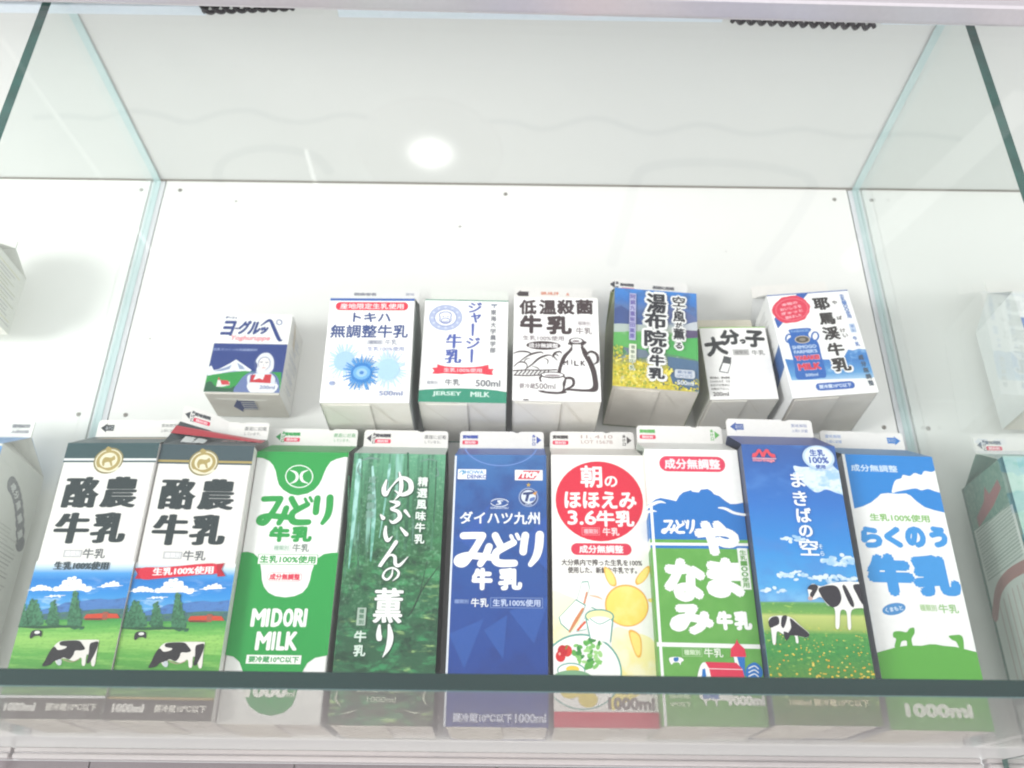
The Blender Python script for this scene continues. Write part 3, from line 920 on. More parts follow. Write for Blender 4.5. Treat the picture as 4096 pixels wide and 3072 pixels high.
def art_morning():
    a = Art(70, 197, QC[6], (1700, 1600, 1.276))
    a.mm([(-35, 0), (35, 0), (35, 197), (-35, 197)], '#f6f4ef')
    Y = photo('pale_yellow_wash', [(10, '#f3e27a'), (70, '#faf3c0'), (100, '#f6f4ef')], noises=[((50, 1, 50), .45, .65, '#f6f2d6', .8, 15, None)])
    a.blob([(640, 990), (720, 1000), (800, 1050), (780, 1150), (700, 1230), (640, 1230)], Y)
    a.blob([(960, 1180), (1060, 1190), (1170, 1240), (1190, 1400), (1120, 1500), (1020, 1560), (950, 1590), (960, 1400)], Y)
    R = '#dd2440'
    a.ell(890, 502, 226, 210, R)
    a.text('朝', 848, 376, 112, 116, '#fbf3f2', b=3); a.text('の', 950, 402, 66, 58, '#fbf3f2', b=2)
    a.text('ほほえみ', 896, 500, 372, 92, '#fbf3f2', b=3.5)
    a.text('3.6', 800, 592, 148, 76, '#fbf3f2', b=3); a.text('牛乳', 972, 597, 196, 86, '#fbf3f2', b=3.5)
    a.frame(846, 664, 92, 40, '#f2a3ab', R, 2); a.text('種類別', 846, 664, 74, 26, '#f2b6bc', .8); a.text('牛乳', 950, 666, 86, 42, '#f9dfe0', 1)
    a.rect(900, 758, 312, 62, '#dc3450', 31); a.text('成分無調整', 900, 758, 228, 42, '#fbeeee', 1.5)
    a.text('大分県内で搾った生乳を100%', 902, 828, 416, 34, '#5a5350', .9)
    a.text('使用した、新鮮な牛乳です。', 905, 868, 356, 34, '#5a5350', .9)
    # sun
    for p in ([(915, 850), (950, 870), (975, 915), (975, 950), (945, 945), (920, 900)], [(1085, 945), (1075, 920), (1100, 880), (1140, 845), (1150, 870), (1125, 920)],
              [(1040, 1185), (1080, 1190), (1105, 1230), (1105, 1310), (1085, 1322), (1060, 1270)], [(1140, 1020), (1165, 1015), (1170, 1030), (1150, 1035)]):
        a.blob(p, '#f5b84d'); 
        cx = sum(q[0] for q in p)/len(p); cy_ = sum(q[1] for q in p)/len(p)
        a.blob([(cx+(q[0]-cx)*.78, cy_+(q[1]-cy_)*.84) for q in p], '#fbe27d')
    a.stroke([(840, 1000), (880, 1008), (905, 1020)], [3, 8, 3], '#f2b98f')
    a.ell(1030, 1052, 112, 110, '#f6b04a'); a.ell(1031, 1053, 105, 103, photo('sun_yellow', [(40, '#f6d048'), (95, '#fbe272')], noises=[((80, 1, 80), .4, .65, '#fbe88f', .7, 16, None)]))
    # sandwiches
    T = '#5aa79a'
    for p in ([(800, 928), (832, 925), (840, 960), (815, 1040), (775, 1080), (760, 1075)], [(680, 1115), (770, 1020), (820, 1050), (805, 1090), (740, 1195), (690, 1150)], [(770, 1190), (850, 1060), (880, 1075), (820, 1180)]):
        a.poly(p, T); cx = sum(q[0] for q in p)/len(p); cy_ = sum(q[1] for q in p)/len(p)
        a.poly([(cx+(q[0]-cx)*.93, cy_+(q[1]-cy_)*.93) for q in p], '#faf9f4')
    a.stroke([(735, 1190), (770, 1130), (805, 1070)], [8, 18, 12], '#d98a5a'); a.stroke([(780, 1180), (815, 1140)], 12, '#e0603f'); a.stroke([(825, 985), (812, 1040)], 9, '#e2906a')
    # plate
    a.ell(800, 1395, 205, 198, T); a.ell(800, 1397, 198, 191, '#f8f8f4')
    random.seed(9)
    for i in range(46):
        t = random.uniform(0, 6.28); r = random.random()**.5
        a.ell(835+78*r*math.cos(t), 1290+78*r*math.sin(t)*(.8 if math.sin(t) < 0 else 1.2), random.uniform(10, 22), random.uniform(7, 14), random.choice(['#5fae4f', '#86c870', '#3f8f45', '#a6d88c']), random.uniform(0, 180), 10)
    for x, y, k in ((690, 1318, '#d8282f'), (724, 1290, '#dd3a35'), (700, 1290, '#c8222c')):
        a.ell(x, y, 25, 30, k)
    a.stroke([(725, 1262), (716, 1280)], 6, '#4f9a45'); a.ell(685, 1306, 6, 8, '#f3a9a0')
    a.ell(745, 1392, 72, 40, T); a.ell(745, 1393, 67, 35, '#fbfaf6'); a.ell(752, 1385, 34, 18, '#f2d050')
    # glass of milk
    a.poly([(815, 1110), (964, 1105), (948, 1245), (840, 1225)], T); a.poly([(822, 1115), (957, 1110), (942, 1250), (846, 1225)], '#fbfbf8')
    a.ell(890, 1110, 75, 38, T); a.ell(890, 1110, 68, 31, '#f7ecb0'); a.ell(892, 1130, 58, 20, '#fbfbf8')
    a.stroke([(840, 1120), (890, 1150), (945, 1125)], 4, T)
    # foot
    m = Art(70, 197); m.d = a.d
    for x, y, w in ((-24, 24, 7), (-16, 23.5, 6), (-12, 18, 6.5)):
        m.ell(x, y, w, w*.8, '#e6d36a')
    m.ell(-22, 31, 14, 6, '#7fae86')
    m.text('10℃以下', 22, 23.5, 22, 5, '#9a948c', .25); m.text('1000ml', 17, 15.5, 31, 8, '#7f7874', .35)
    m.mm([(-35, 0), (35, 0), (35, 10), (-35, 10)], '#d62a45')
    a.items += m.items
    return a

def art_hills():
    a = Art(70, 197, QC[7], (2500, 1600, 1.276))
    B, G = '#1b74c4', photo('field_green', [(0, '#6cab52'), (60, '#62a74a'), (120, '#5da445')], noises=[((90, 1, 90), .4, .7, '#74b45a', .5, 17, None)])
    a.mm([(-35, 0), (35, 0), (35, 197), (-35, 197)], '#f7f7f4')
    a.rect(352, 315, 336, 80, '#e23a5c', 40); a.text('成分無調整', 352, 315, 284, 54, '#fbe9ec', 2)
    a.poly([(100, 545), (140, 520), (165, 500), (190, 492), (235, 500), (270, 508), (285, 480), (305, 462), (345, 450), (352, 458), (385, 462), (395, 447), (430, 443), (450, 455), (462, 470),
            (490, 480), (520, 505), (545, 520), (575, 520), (610, 512), (700, 520), (700, 712), (100, 712)], B)
    a.stroke([(120, 545), (150, 525), (185, 512), (215, 518)], [10, 16, 13, 4], '#f4f6f5'); a.stroke([(110, 572), (145, 560), (170, 562)], [10, 12, 3], '#f4f6f5')
    a.stroke([(485, 540), (520, 545), (565, 566), (620, 575), (660, 570)], [6, 14, 14, 12, 10], '#f4f6f5')
    a.poly([(100, 705), (700, 705), (700, 724), (100, 724)], G); a.poly([(100, 722), (700, 722), (700, 737), (100, 737)], '#f3f5f3')
    a.poly([(100, 736), (700, 736), (700, 752), (100, 752)], B); a.mm([(-35, 0), (35, 0), (35, a.P(400, 751)[1]), (-35, a.P(400, 751)[1])], G)
    a.poly([(150, 1228), (760, 1240), (760, 1262), (150, 1250)], '#f2f5f0')
    a.mm([(-33.6, 0), (-31.6, 0), (-31.6, a.P(160, 520)[1]), (-33.6, a.P(150, 520)[1])], '#f2f5f1')
    w = '#f8f9f6'
    midori(a, 196, 608, 166, 66, w, 13)
    a.text('や', 472, 697, 232, 186, w, b=16, rot=-14); a.text('な', 312, 912, 210, 222, w, b=16, rot=-5); a.text('ま', 518, 900, 196, 210, w, b=17, rot=-4); a.text('み', 345, 1112, 226, 158, w, b=15)
    a.text('牛', 512, 1118, 84, 98, w, b=7); a.text('乳', 604, 1118, 90, 98, w, b=6)
    a.rect(613, 853, 52, 212, '#eef4ea'); a.vtext('生乳100使用', 606, 770, 622, 938, 34, 25, '#5f9f4a', .8)
    a.frame(347, 1280, 100, 42, '#b9d6a9', G, 2); a.text('種類別', 347, 1280, 82, 28, '#cfe3c2', .8); a.text('牛乳', 455, 1282, 96, 46, '#e3efdb', 1)
    a.blob([(232, 1310), (255, 1303), (290, 1306), (305, 1320), (292, 1330), (288, 1345), (280, 1332), (255, 1332), (245, 1342), (236, 1330)], w)
    a.blob([(255, 1308), (278, 1306), (276, 1324), (258, 1326)], '#2f74b8')
    a.poly([(555, 1300), (612, 1300), (612, 1400), (575, 1400)], B); a.poly([(556, 1300), (572, 1300), (600, 1400), (575, 1400)], w)
    a.poly([(573, 1212), (580, 1232), (612, 1262), (620, 1302), (540, 1302), (542, 1262), (566, 1232)], '#e0304f')
    a.blob([(378, 1415), (385, 1355), (405, 1330), (430, 1345), (442, 1415)], w)
    a.poly([(395, 1410), (398, 1365), (412, 1360), (420, 1410)], B)
    a.poly([(412, 1328), (570, 1332), (600, 1365), (614, 1420), (445, 1420), (432, 1362)], '#dc2f50'); a.stroke([(432, 1362), (600, 1366)], 4, '#f3d6da')
    a.blob([(618, 1400), (622, 1355), (660, 1330), (696, 1358), (698, 1400), (660, 1415)], B)
    for y in (1352, 1372, 1392): a.stroke([(632, y+8), (660, y-4), (680, y+10)], 5, w)
    m = Art(70, 197); m.d = a.d
    m.blob([(-7, 22), (8, 22.5), (13, 20), (12, 15), (10, 13), (9, 16), (3, 16), (2, 12), (0.5, 16), (-4, 16), (-5, 12.5), (-6.5, 16), (-9, 18)], '#eef1ea')
    m.text('要冷蔵', -1.5, 19, 11, 4, '#4f78b5', .4); m.text('1000ml', 22, 16.5, 24, 6.6, '#eef2e8', .6)
    m.text('要冷蔵', -22, 19, 14, 4, '#b9d2a6', .3); m.text('10℃以下', -22, 13.5, 14, 3.4, '#b9d2a6', .3)
    a.items += m.items
    return a

def art_sky():
    a = Art(70, 197, QC[8], (2500, 1600, 1.276))
    K = photo('deep_sky', [(78, '#86c4ec'), (90, '#4fa6e2'), (120, '#2f8cd8'), (150, '#2a74c8'), (175, '#2a66b6'), (197, '#305ca4')], noises=[((40, 1, 70), .5, .75, '#4a86d0', .6, 18, None)])
    G = photo('dandelion_field', [(0, '#6a7f48'), (30, '#5c9040'), (46, '#3f9448'), (58, '#57a04e'), (61, '#a3b961'), (70, '#c0cd78'), (72, '#74aa52'), (78, '#5c9c50'), (81, '#86b9a0')],
              noises=[((420, 1, 700), .46, .66, '#2f7f40', .7, 19, (66, 50)), ((260, 1, 500), .60, .70, '#b9d86a', .6, 21, None)])
    a.mm([(-35, 0), (35, 0), (35, 197), (-35, 197)], K)
    CL = photo('soft_cloud', [(0, '#e6f2fb'), (120, '#dcecf8'), (197, '#e3f0fa')], noises=[((120, 1, 170), .42, .62, '#8fc3ea', .8, 22, None)])
    random.seed(17)
    def puff(x, y, w, h, n, r):
        for i in range(n):
            u = random.uniform(-1, 1); v = random.uniform(-1, 1)*(1-abs(u))
            a.ell(x+u*w, y+v*h, r*random.uniform(.6, 1.3), r*random.uniform(.4, .8), CL, random.uniform(-20, 20), 12)
    a.blob([(850, 330), (890, 335), (960, 330), (1030, 300), (1062, 335), (1110, 380), (1150, 480), (1080, 470), (1020, 450), (965, 465), (905, 420), (865, 370)], CL)
    puff(930, 375, 75, 50, 26, 20); puff(1060, 410, 80, 60, 26, 22)
    puff(845, 704, 60, 18, 22, 11); puff(795, 888, 26, 18, 12, 11); puff(865, 888, 48, 24, 18, 13)
    puff(1090, 815, 95, 36, 36, 16); puff(1050, 905, 120, 26, 34, 14); puff(745, 965, 60, 18, 16, 12)
    a.poly([(650, 1020), (900, 1022), (1300, 1030), (1300, 1700), (650, 1700)], G)
    random.seed(31)
    for i in range(230):
        t = random.random()**.7
        y = 1130+330*t
        if 1290 < y < 1330 and random.random() < .6: continue
        r = 2.5+5.5*t
        a.ell(random.uniform(700, 1280), y, r*random.uniform(.7, 1.3), r*random.uniform(.5, .9), random.choice(['#e5c43a', '#d9b94a', '#eed96a', '#c9b84f', '#e2a93a']), 0, 7)
    # badge and M emblem
    a.ell(976, 288, 82, 62, '#c3daf0'); a.ell(976, 286, 70, 52, '#e3eff9')
    a.text('生乳', 968, 264, 78, 36, '#2f55a8', 1.5); a.text('100%', 978, 302, 100, 34, '#2f55a8', 1.8); a.text('使用', 986, 336, 52, 22, '#2f55a8', 1)
    r = '#e0485a'
    a.poly([(636, 290), (640, 272), (655, 268), (665, 250), (678, 250), (690, 268), (704, 250), (718, 250), (732, 270), (752, 275), (758, 292), (738, 292), (722, 280), (712, 264), (700, 290), (686, 290), (674, 264), (662, 284), (652, 292)], r)
    a.stroke([(640, 296), (758, 298)], 5, '#e9b9c6'); a.text('morinaga', 697, 308, 112, 20, '#e58fa0', 1.2)
    for t, x, y, w, h in (('ま', 870, 405, 72, 76), ('き', 881, 500, 72, 76), ('ば', 900, 585, 78, 76), ('の', 910, 666, 70, 62), ('空', 926, 748, 96, 84)):
        a.text(t, x, y, w, h, '#f2f6fa', b=1.5, bx=1.5)
    a.vtext('そら', 985, 745, 994, 780, 20, 24, '#cfe3f4', .8)
    # big cow
    Wc, Bc = '#f1f0ec', '#2e2b33'
    a.blob([(920, 955), (945, 932), (985, 945), (1040, 930), (1110, 922), (1200, 925), (1230, 930), (1230, 1060), (1190, 1055), (1140, 1070), (1138, 1155), (1122, 1155), (1115, 1075), (1085, 1070), (1078, 1150), (1060, 1150), (1055, 1060), (1020, 1040), (985, 1000), (955, 1010), (928, 1012), (924, 985)], Wc)
    for p in ([(918, 958), (930, 940), (955, 935), (972, 950), (955, 985), (938, 1008), (930, 985), (940, 965)], [(975, 955), (1030, 940), (1070, 950), (1090, 1000), (1075, 1040), (1040, 1050), (1005, 1020), (985, 990)],
              [(1095, 945), (1112, 945), (1150, 1020), (1152, 1050), (1135, 1040), (1110, 990)], [(1150, 940), (1200, 935), (1230, 945), (1230, 1040), (1200, 1040), (1170, 990)]):
        a.blob(p, Bc)
    a.ell(932, 1006, 12, 10, '#c9a9a0')
    # small cow
    a.blob([(722, 1115), (740, 1095), (800, 1092), (840, 1105), (880, 1140), (925, 1180), (915, 1200), (880, 1195), (868, 1190), (872, 1225), (860, 1225), (850, 1190), (800, 1185), (765, 1170), (758, 1228), (744, 1228), (735, 1160)], Wc)
    for p in ([(722, 1120), (742, 1097), (770, 1098), (775, 1130), (750, 1145), (730, 1150)], [(790, 1096), (815, 1095), (800, 1150), (785, 1140)], [(830, 1105), (870, 1135), (925, 1182), (912, 1200), (870, 1192), (820, 1185), (835, 1150)], [(800, 1170), (830, 1185), (812, 1215), (800, 1190)]):
        a.blob(p, Bc)
    m = Art(70, 197); m.d = a.d
    m.text('1000ml 要冷蔵10℃以下', 2, 14, 52, 4.6, '#d3cfa8', .2)
    a.items += m.items
    return a

def art_volcano():
    a = Art(70, 197, QC[9], (3200, 1600, 1.2757))
    B, g = '#1f86d6', '#5fae45'
    a.mm([(-35, 0), (35, 0), (35, 197), (-35, 197)], '#f7f8f6')
    a.poly([(160, 200), (800, 200), (800, 560), (745, 575), (690, 562), (640, 545), (600, 515), (570, 485), (545, 472), (500, 474), (450, 470), (415, 474), (395, 495), (365, 520), (320, 542), (270, 555), (200, 560)], B)
    a.blob([(473, 468), (478, 430), (492, 400), (520, 390), (530, 372), (565, 378), (590, 362), (625, 372), (640, 352), (680, 356), (720, 345), (740, 460), (700, 462), (660, 448), (625, 455), (595, 445), (550, 452), (500, 462)], '#f7f8f6')
    a.mm([(-35, 0), (-32.8, 0), (-32.8, 197), (-35, 197)], '#f4f6f5')
    a.text('成分無調整', 380, 336, 240, 38, '#d3e6f6', 1)
    a.text('生乳100%使用', 512, 603, 306, 40, '#8cc06f', 1.5)
    for t, x, w in (('ら', 366, 110), ('く', 478, 92), ('の', 592, 106), ('う', 710, 92)):
        a.text(t, x, 705, w, 114, '#3a97de', b=10)
    a.text('牛', 465, 902, 238, 224, '#3a97de', b=20); a.text('乳', 706, 908, 236, 218, '#3a97de', b=17)
    a.ell(482, 1081, 62, 29, '#4a90cc', 14); a.text('くまもと', 482, 1081, 92, 24, '#d8e8f5', .8, rot=10)
    a.text('種類別', 655, 1075, 84, 34, '#b6d6a2', .8); a.text('牛乳', 758, 1080, 100, 46, '#9cc986', 1)
    a.poly([(380, 1310), (430, 1295), (500, 1275), (560, 1268), (620, 1270), (660, 1262), (690, 1262), (730, 1270), (790, 1275), (850, 1290), (960, 1318), (1100, 1700), (380, 1700)], g)
    a.blob([(480, 1200), (510, 1195), (545, 1200), (560, 1182), (582, 1178), (585, 1205), (570, 1235), (575, 1275), (550, 1275), (545, 1245), (520, 1248), (510, 1275), (485, 1275), (492, 1235), (478, 1225)], g)
    a.blob([(758, 1220), (790, 1215), (815, 1215), (830, 1235), (832, 1290), (815, 1290), (795, 1250), (775, 1240)], g)
    m = Art(70, 197); m.d = a.d
    m.text('1000ml', 0, 12.5, 46, 9, '#e9f1e2', 1.0); m.text('要冷蔵10℃以下', 0, 24, 34, 4, '#cfe3c2', .3)
    a.items += m.items
    return a

# ================================================================== upper row artwork
QB = {'tok': [(1323,1192),(1658,1192),(1277,1611),(1637,1613)],
      'jer': [(1700,1198),(2035,1205),(1670,1608),(2027,1613)],
      'tei': [(2059,1183),(2389,1191),(2047,1602),(2407,1608)],
      'yuf': [(2459,1151),(2785,1176),(2449,1543),(2797,1569)],
      'oit': [(2802,1316),(3057,1316),(2839,1601),(3117,1594)],
      'yab': [(3062,1176),(3388,1163),(3174,1590),(3515,1576)],
      'yog': [(892,1257),(1169,1257),(817,1572),(1115,1570)]}
INK = '#2f4a86'

def crown(a, x, y, r, core, spray, n, seed, inner=None):
    random.seed(seed)
    for i in range(n):
        t = 2*math.pi*i/n + random.uniform(-.08, .08)
        k = random.uniform(.95, 1.35)
        a.stroke([(x+r*.55*math.cos(t), y+r*.55*math.sin(t)), (x+r*k*math.cos(t), y+r*k*math.sin(t))], [r*.17, r*random.uniform(.04, .12)], spray)
        if random.random() < .5:
            a.ell(x+r*(k+.12)*math.cos(t), y+r*(k+.12)*math.sin(t), r*.05, r*.05, spray, n=8)
    a.ell(x, y, r*.78, r*.72, core)
    if inner:
        a.ell(x, y, r*.62, r*.5, inner); a.ell(x, y, r*.4, r*.32, '#9cc7ea'); a.ell(x, y, r*.16, r*.13, '#3f7fc4')

def art_crowns():
    a = Art(70, 98, QB['tok'], (750, 1100, 2.3284))
    a.mm([(-35, 0), (35, 0), (35, 98), (-35, 98)], '#f8f8f6')
    a.mm([(-35, 95.6), (35, 95.6), (35, 98), (-35, 98)], '#2f62b0')
    a.rect(1717, 287, 672, 76, '#e5304a', 38); a.text('産地限定生乳使用', 1717, 287, 590, 52, '#fbecec', 1.2)
    a.text('トキハ', 1717, 390, 352, 90, INK, 4); a.text('無調整牛乳', 1692, 520, 722, 124, INK, 3.5)
    a.rect(1745, 622, 146, 44, '#c9cbd2'); a.text('種類別', 1745, 622, 110, 30, '#8f93a2', .8); a.text('牛乳', 1895, 622, 114, 52, '#8d93a6', 1)
    a.text('生乳100%使用', 1845, 684, 346, 42, '#8f9abf', 1)
    crown(a, 1462, 800, 125, '#a9cdec', '#bfdcf3', 30, 1); crown(a, 1868, 878, 138, '#aed2ee', '#c3dff4', 32, 2); crown(a, 1622, 912, 128, '#2f7fc8', '#4f96d6', 38, 3, '#6fb0e2')
    a.stroke([(1290, 955), (1410, 955), (1400, 1090), (1345, 1060), (1285, 1090), (1290, 955)], 6, '#c3cbe0', raw=True)
    a.ell(1345, 1010, 28, 22, '#a9b5d2'); a.stroke([(1325, 1010), (1365, 1005)], 6, '#5f74a8')
    a.text('500ml', 1893, 1105, 222, 46, '#8a96bd', 1.2)
    return a

def art_jersey():
    a = Art(70, 97, QB['jer'], (1600, 1100, 2.4578))
    B = '#4a5fae'
    a.mm([(-35, 0), (35, 0), (35, 97), (-35, 97)], '#f8f8f6')
    a.mm([(-35, 96), (35, 96), (35, 97), (-35, 97)], '#3f8f74')
    a.ell(447, 422, 165, 125, '#97a4cc'); a.ell(447, 422, 158, 119, '#b3bedd'); a.ell(447, 422, 112, 86, '#7f8fc0'); a.ell(447, 422, 105, 79, '#f3f4f7')
    for t in range(0, 360, 30):
        a.ell(447+135*math.cos(math.radians(t)), 422+102*math.sin(math.radians(t)), 12, 9, '#d9dfee', n=8)
    a.stroke([(395, 375), (385, 395), (392, 425), (390, 455), (420, 475), (450, 478), (480, 472), (500, 450), (498, 420), (505, 395), (492, 375)], 8, '#7686bb')
    a.stroke([(395, 380), (430, 368), (470, 368), (495, 380)], 8, '#7686bb'); a.ell(425, 412, 6, 6, '#7686bb'); a.ell(470, 412, 6, 6, '#7686bb')
    a.ring(446, 450, 42, 22, '#7686bb', 7); a.stroke([(425, 455), (446, 462), (468, 452)], 6, '#7686bb')
    a.text('ジ', 740, 325, 138, 100, B, 2, 4); a.text('ャ', 748, 425, 104, 96, B, 2, 4)
    a.stroke([(718, 490), (715, 595)], [24, 18], B); a.text('ジ', 720, 672, 140, 110, B, 2, 4); a.stroke([(708, 742), (704, 855)], [26, 20], B)
    a.text('牛', 530, 652, 160, 138, B, 1.5, 6); a.text('乳', 522, 800, 168, 140, B, 1.5, 6)
    g = '#7d7f86'
    a.poly([(893, 293), (965, 293), (952, 308), (936, 308), (934, 332), (924, 332), (924, 308), (905, 308)], '#7f8a9e')
    a.vtext('東海大学農学部', 922, 372, 914, 742, 58, 52, g, 1.5)
    R = '#e23a4f'
    a.poly([(310, 915), (362, 912), (365, 880), (370, 975), (312, 972), (335, 945)], R); a.poly([(870, 885), (875, 925), (925, 925), (905, 952), (918, 984), (866, 984)], R)
    a.poly([(362, 880), (440, 900), (530, 908), (620, 910), (720, 908), (800, 900), (872, 884), (868, 984), (800, 972), (700, 970), (600, 978), (500, 972), (430, 968), (365, 975)], R)
    a.text('生乳100%使用', 618, 938, 380, 40, '#f6d3d8', 1)
    a.frame(313, 1060, 138, 56, '#a9acb6', '#f6f6f5', 3); a.text('種類別', 313, 1060, 110, 34, '#8f929c', .8); a.text('牛乳', 515, 1057, 152, 64, '#75787f', 1); a.text('500ml', 867, 1066, 244, 66, '#6f727a', 1.5)
    a.poly([(140, 1140), (250, 1128), (400, 1120), (600, 1116), (800, 1122), (950, 1135), (1100, 1160), (1100, 1290), (140, 1290)], '#2b8f72')
    a.text('JERSEY', 460, 1172, 290, 52, '#cfe6dc', 1, 2); a.text('MILK', 790, 1175, 192, 50, '#cfe6dc', 1, 2)
    return a

def art_jugs():
    a = Art(70, 98, QB['tei'], (1600, 1100, 2.4578))
    K = '#433638'
    a.mm([(-35, 0), (35, 0), (35, 98), (-35, 98)], '#f9f8f6')
    for t, x in (('低', 1262), ('温', 1455), ('殺', 1630), ('菌', 1812)):
        a.text(t, x, 305, 172, 146, K, 7)
    a.text('牛', 1292, 472, 222, 184, K, 11); a.text('乳', 1566, 482, 250, 186, K, 10)
    a.frame(1808, 466, 150, 54, '#b9b0b2', '#f7f5f4', 3); a.text('種類別', 1808, 466, 120, 34, '#9a8f92', .8); a.text('牛乳', 1808, 540, 160, 66, '#7f7274', 1)
    a.text('生乳100%使用', 1412, 610, 405, 48, '#8d8286', 1)
    a.ell(1412, 683, 168, 43, K); a.text('成分無調整', 1412, 684, 290, 46, '#f1eeee', 1.2)
    w = '#fbfaf9'
    # bread rolls in a basket
    a.stroke([(1120, 760), (1180, 742), (1260, 748), (1300, 775)], [8, 16, 16, 8], K); a.stroke([(1180, 840), (1250, 790), (1320, 760), (1390, 750), (1410, 765)], [8, 14, 20, 14, 5], K)
    a.stroke([(1120, 890), (1170, 850), (1230, 855), (1250, 890), (1235, 920)], [8, 12, 12, 8, 6], K); a.stroke([(1240, 915), (1300, 870), (1370, 810), (1450, 780), (1500, 785)], [8, 14, 20, 16, 6], K)
    a.stroke([(1215, 855), (1240, 820), (1280, 810)], [5, 10, 4], K); a.stroke([(1300, 890), (1350, 905), (1370, 925)], [4, 10, 4], K); a.stroke([(1420, 810), (1455, 830), (1450, 870)], [4, 10, 4], K)
    a.stroke([(1115, 935), (1240, 928), (1380, 930), (1540, 925)], 12, K); a.stroke([(1120, 980), (1250, 985), (1400, 978)], 12, K)
    for i in range(9): a.stroke([(1130+i*38, 972), (1160+i*38, 938)], 10, K)
    a.stroke([(1500, 800), (1520, 760), (1570, 745), (1590, 760)], [8, 16, 16, 8], K)
    # churn
    a.blob([(1690, 640), (1650, 670), (1685, 685), (1665, 725), (1600, 790), (1560, 900), (1545, 1000), (1560, 1120), (1680, 1135), (1820, 1145), (1945, 1130), (1935, 960), (1900, 860), (1830, 730), (1800, 690), (1835, 655), (1790, 635)], K)
    a.blob([(1700, 690), (1695, 730), (1640, 800), (1595, 900), (1580, 1000), (1585, 1110), (1700, 1115), (1880, 1112), (1890, 1000), (1850, 870), (1800, 780), (1770, 700)], w)
    a.ell(1735, 642, 74, 34, K); a.ell(1735, 638, 55, 22, w); a.ell(1730, 642, 38, 11, '#8f8486')
    a.rect(1738, 690, 80, 30, w)
    a.stroke([(1830, 770), (1880, 745), (1935, 775), (1945, 840), (1910, 870)], [12, 24, 24, 22, 10], K); a.stroke([(1848, 785), (1885, 775), (1915, 800), (1920, 835), (1895, 845)], [10, 20, 18, 16, 6], w)
    a.stroke([(1560, 790), (1530, 770), (1510, 790), (1545, 830)], [6, 12, 12, 8], K)
    for t, x, y in (('M', 1632, 856), ('I', 1690, 850), ('L', 1736, 862), ('K', 1800, 862)): a.text(t, x, y, 46 if t != 'I' else 10, 52, K, 2.5)
    # cup
    a.stroke([(1590, 1050), (1640, 1010), (1700, 1020), (1705, 1080), (1640, 1120), (1600, 1130)], [14, 26, 28, 26, 20, 10], K); a.stroke([(1610, 1055), (1650, 1035), (1680, 1045), (1675, 1085), (1630, 1100)], [8, 12, 12, 12, 6], w)
    a.blob([(1380, 990), (1390, 1080), (1360, 1140), (1450, 1165), (1560, 1170), (1640, 1155), (1620, 1120), (1620, 990)], K); a.blob([(1398, 1000), (1410, 1080), (1400, 1130), (1470, 1145), (1590, 1140), (1600, 1060), (1605, 1000)], w)
    a.ell(1500, 980, 122, 34, K); a.ell(1500, 978, 106, 22, w); a.ell(1500, 984, 76, 12, '#a39a9b')
    a.rect(1350, 1090, 410, 90, '#c9c2c3', 20); a.rect(1350, 1090, 402, 82, w, 18); a.text('要冷蔵', 1250, 1090, 160, 56, '#8f8688', 1.5); a.text('500ml', 1430, 1092, 200, 58, '#6f6466', 1.5)
    a.rect(1235, 1230, 52, 12, K)
    return a

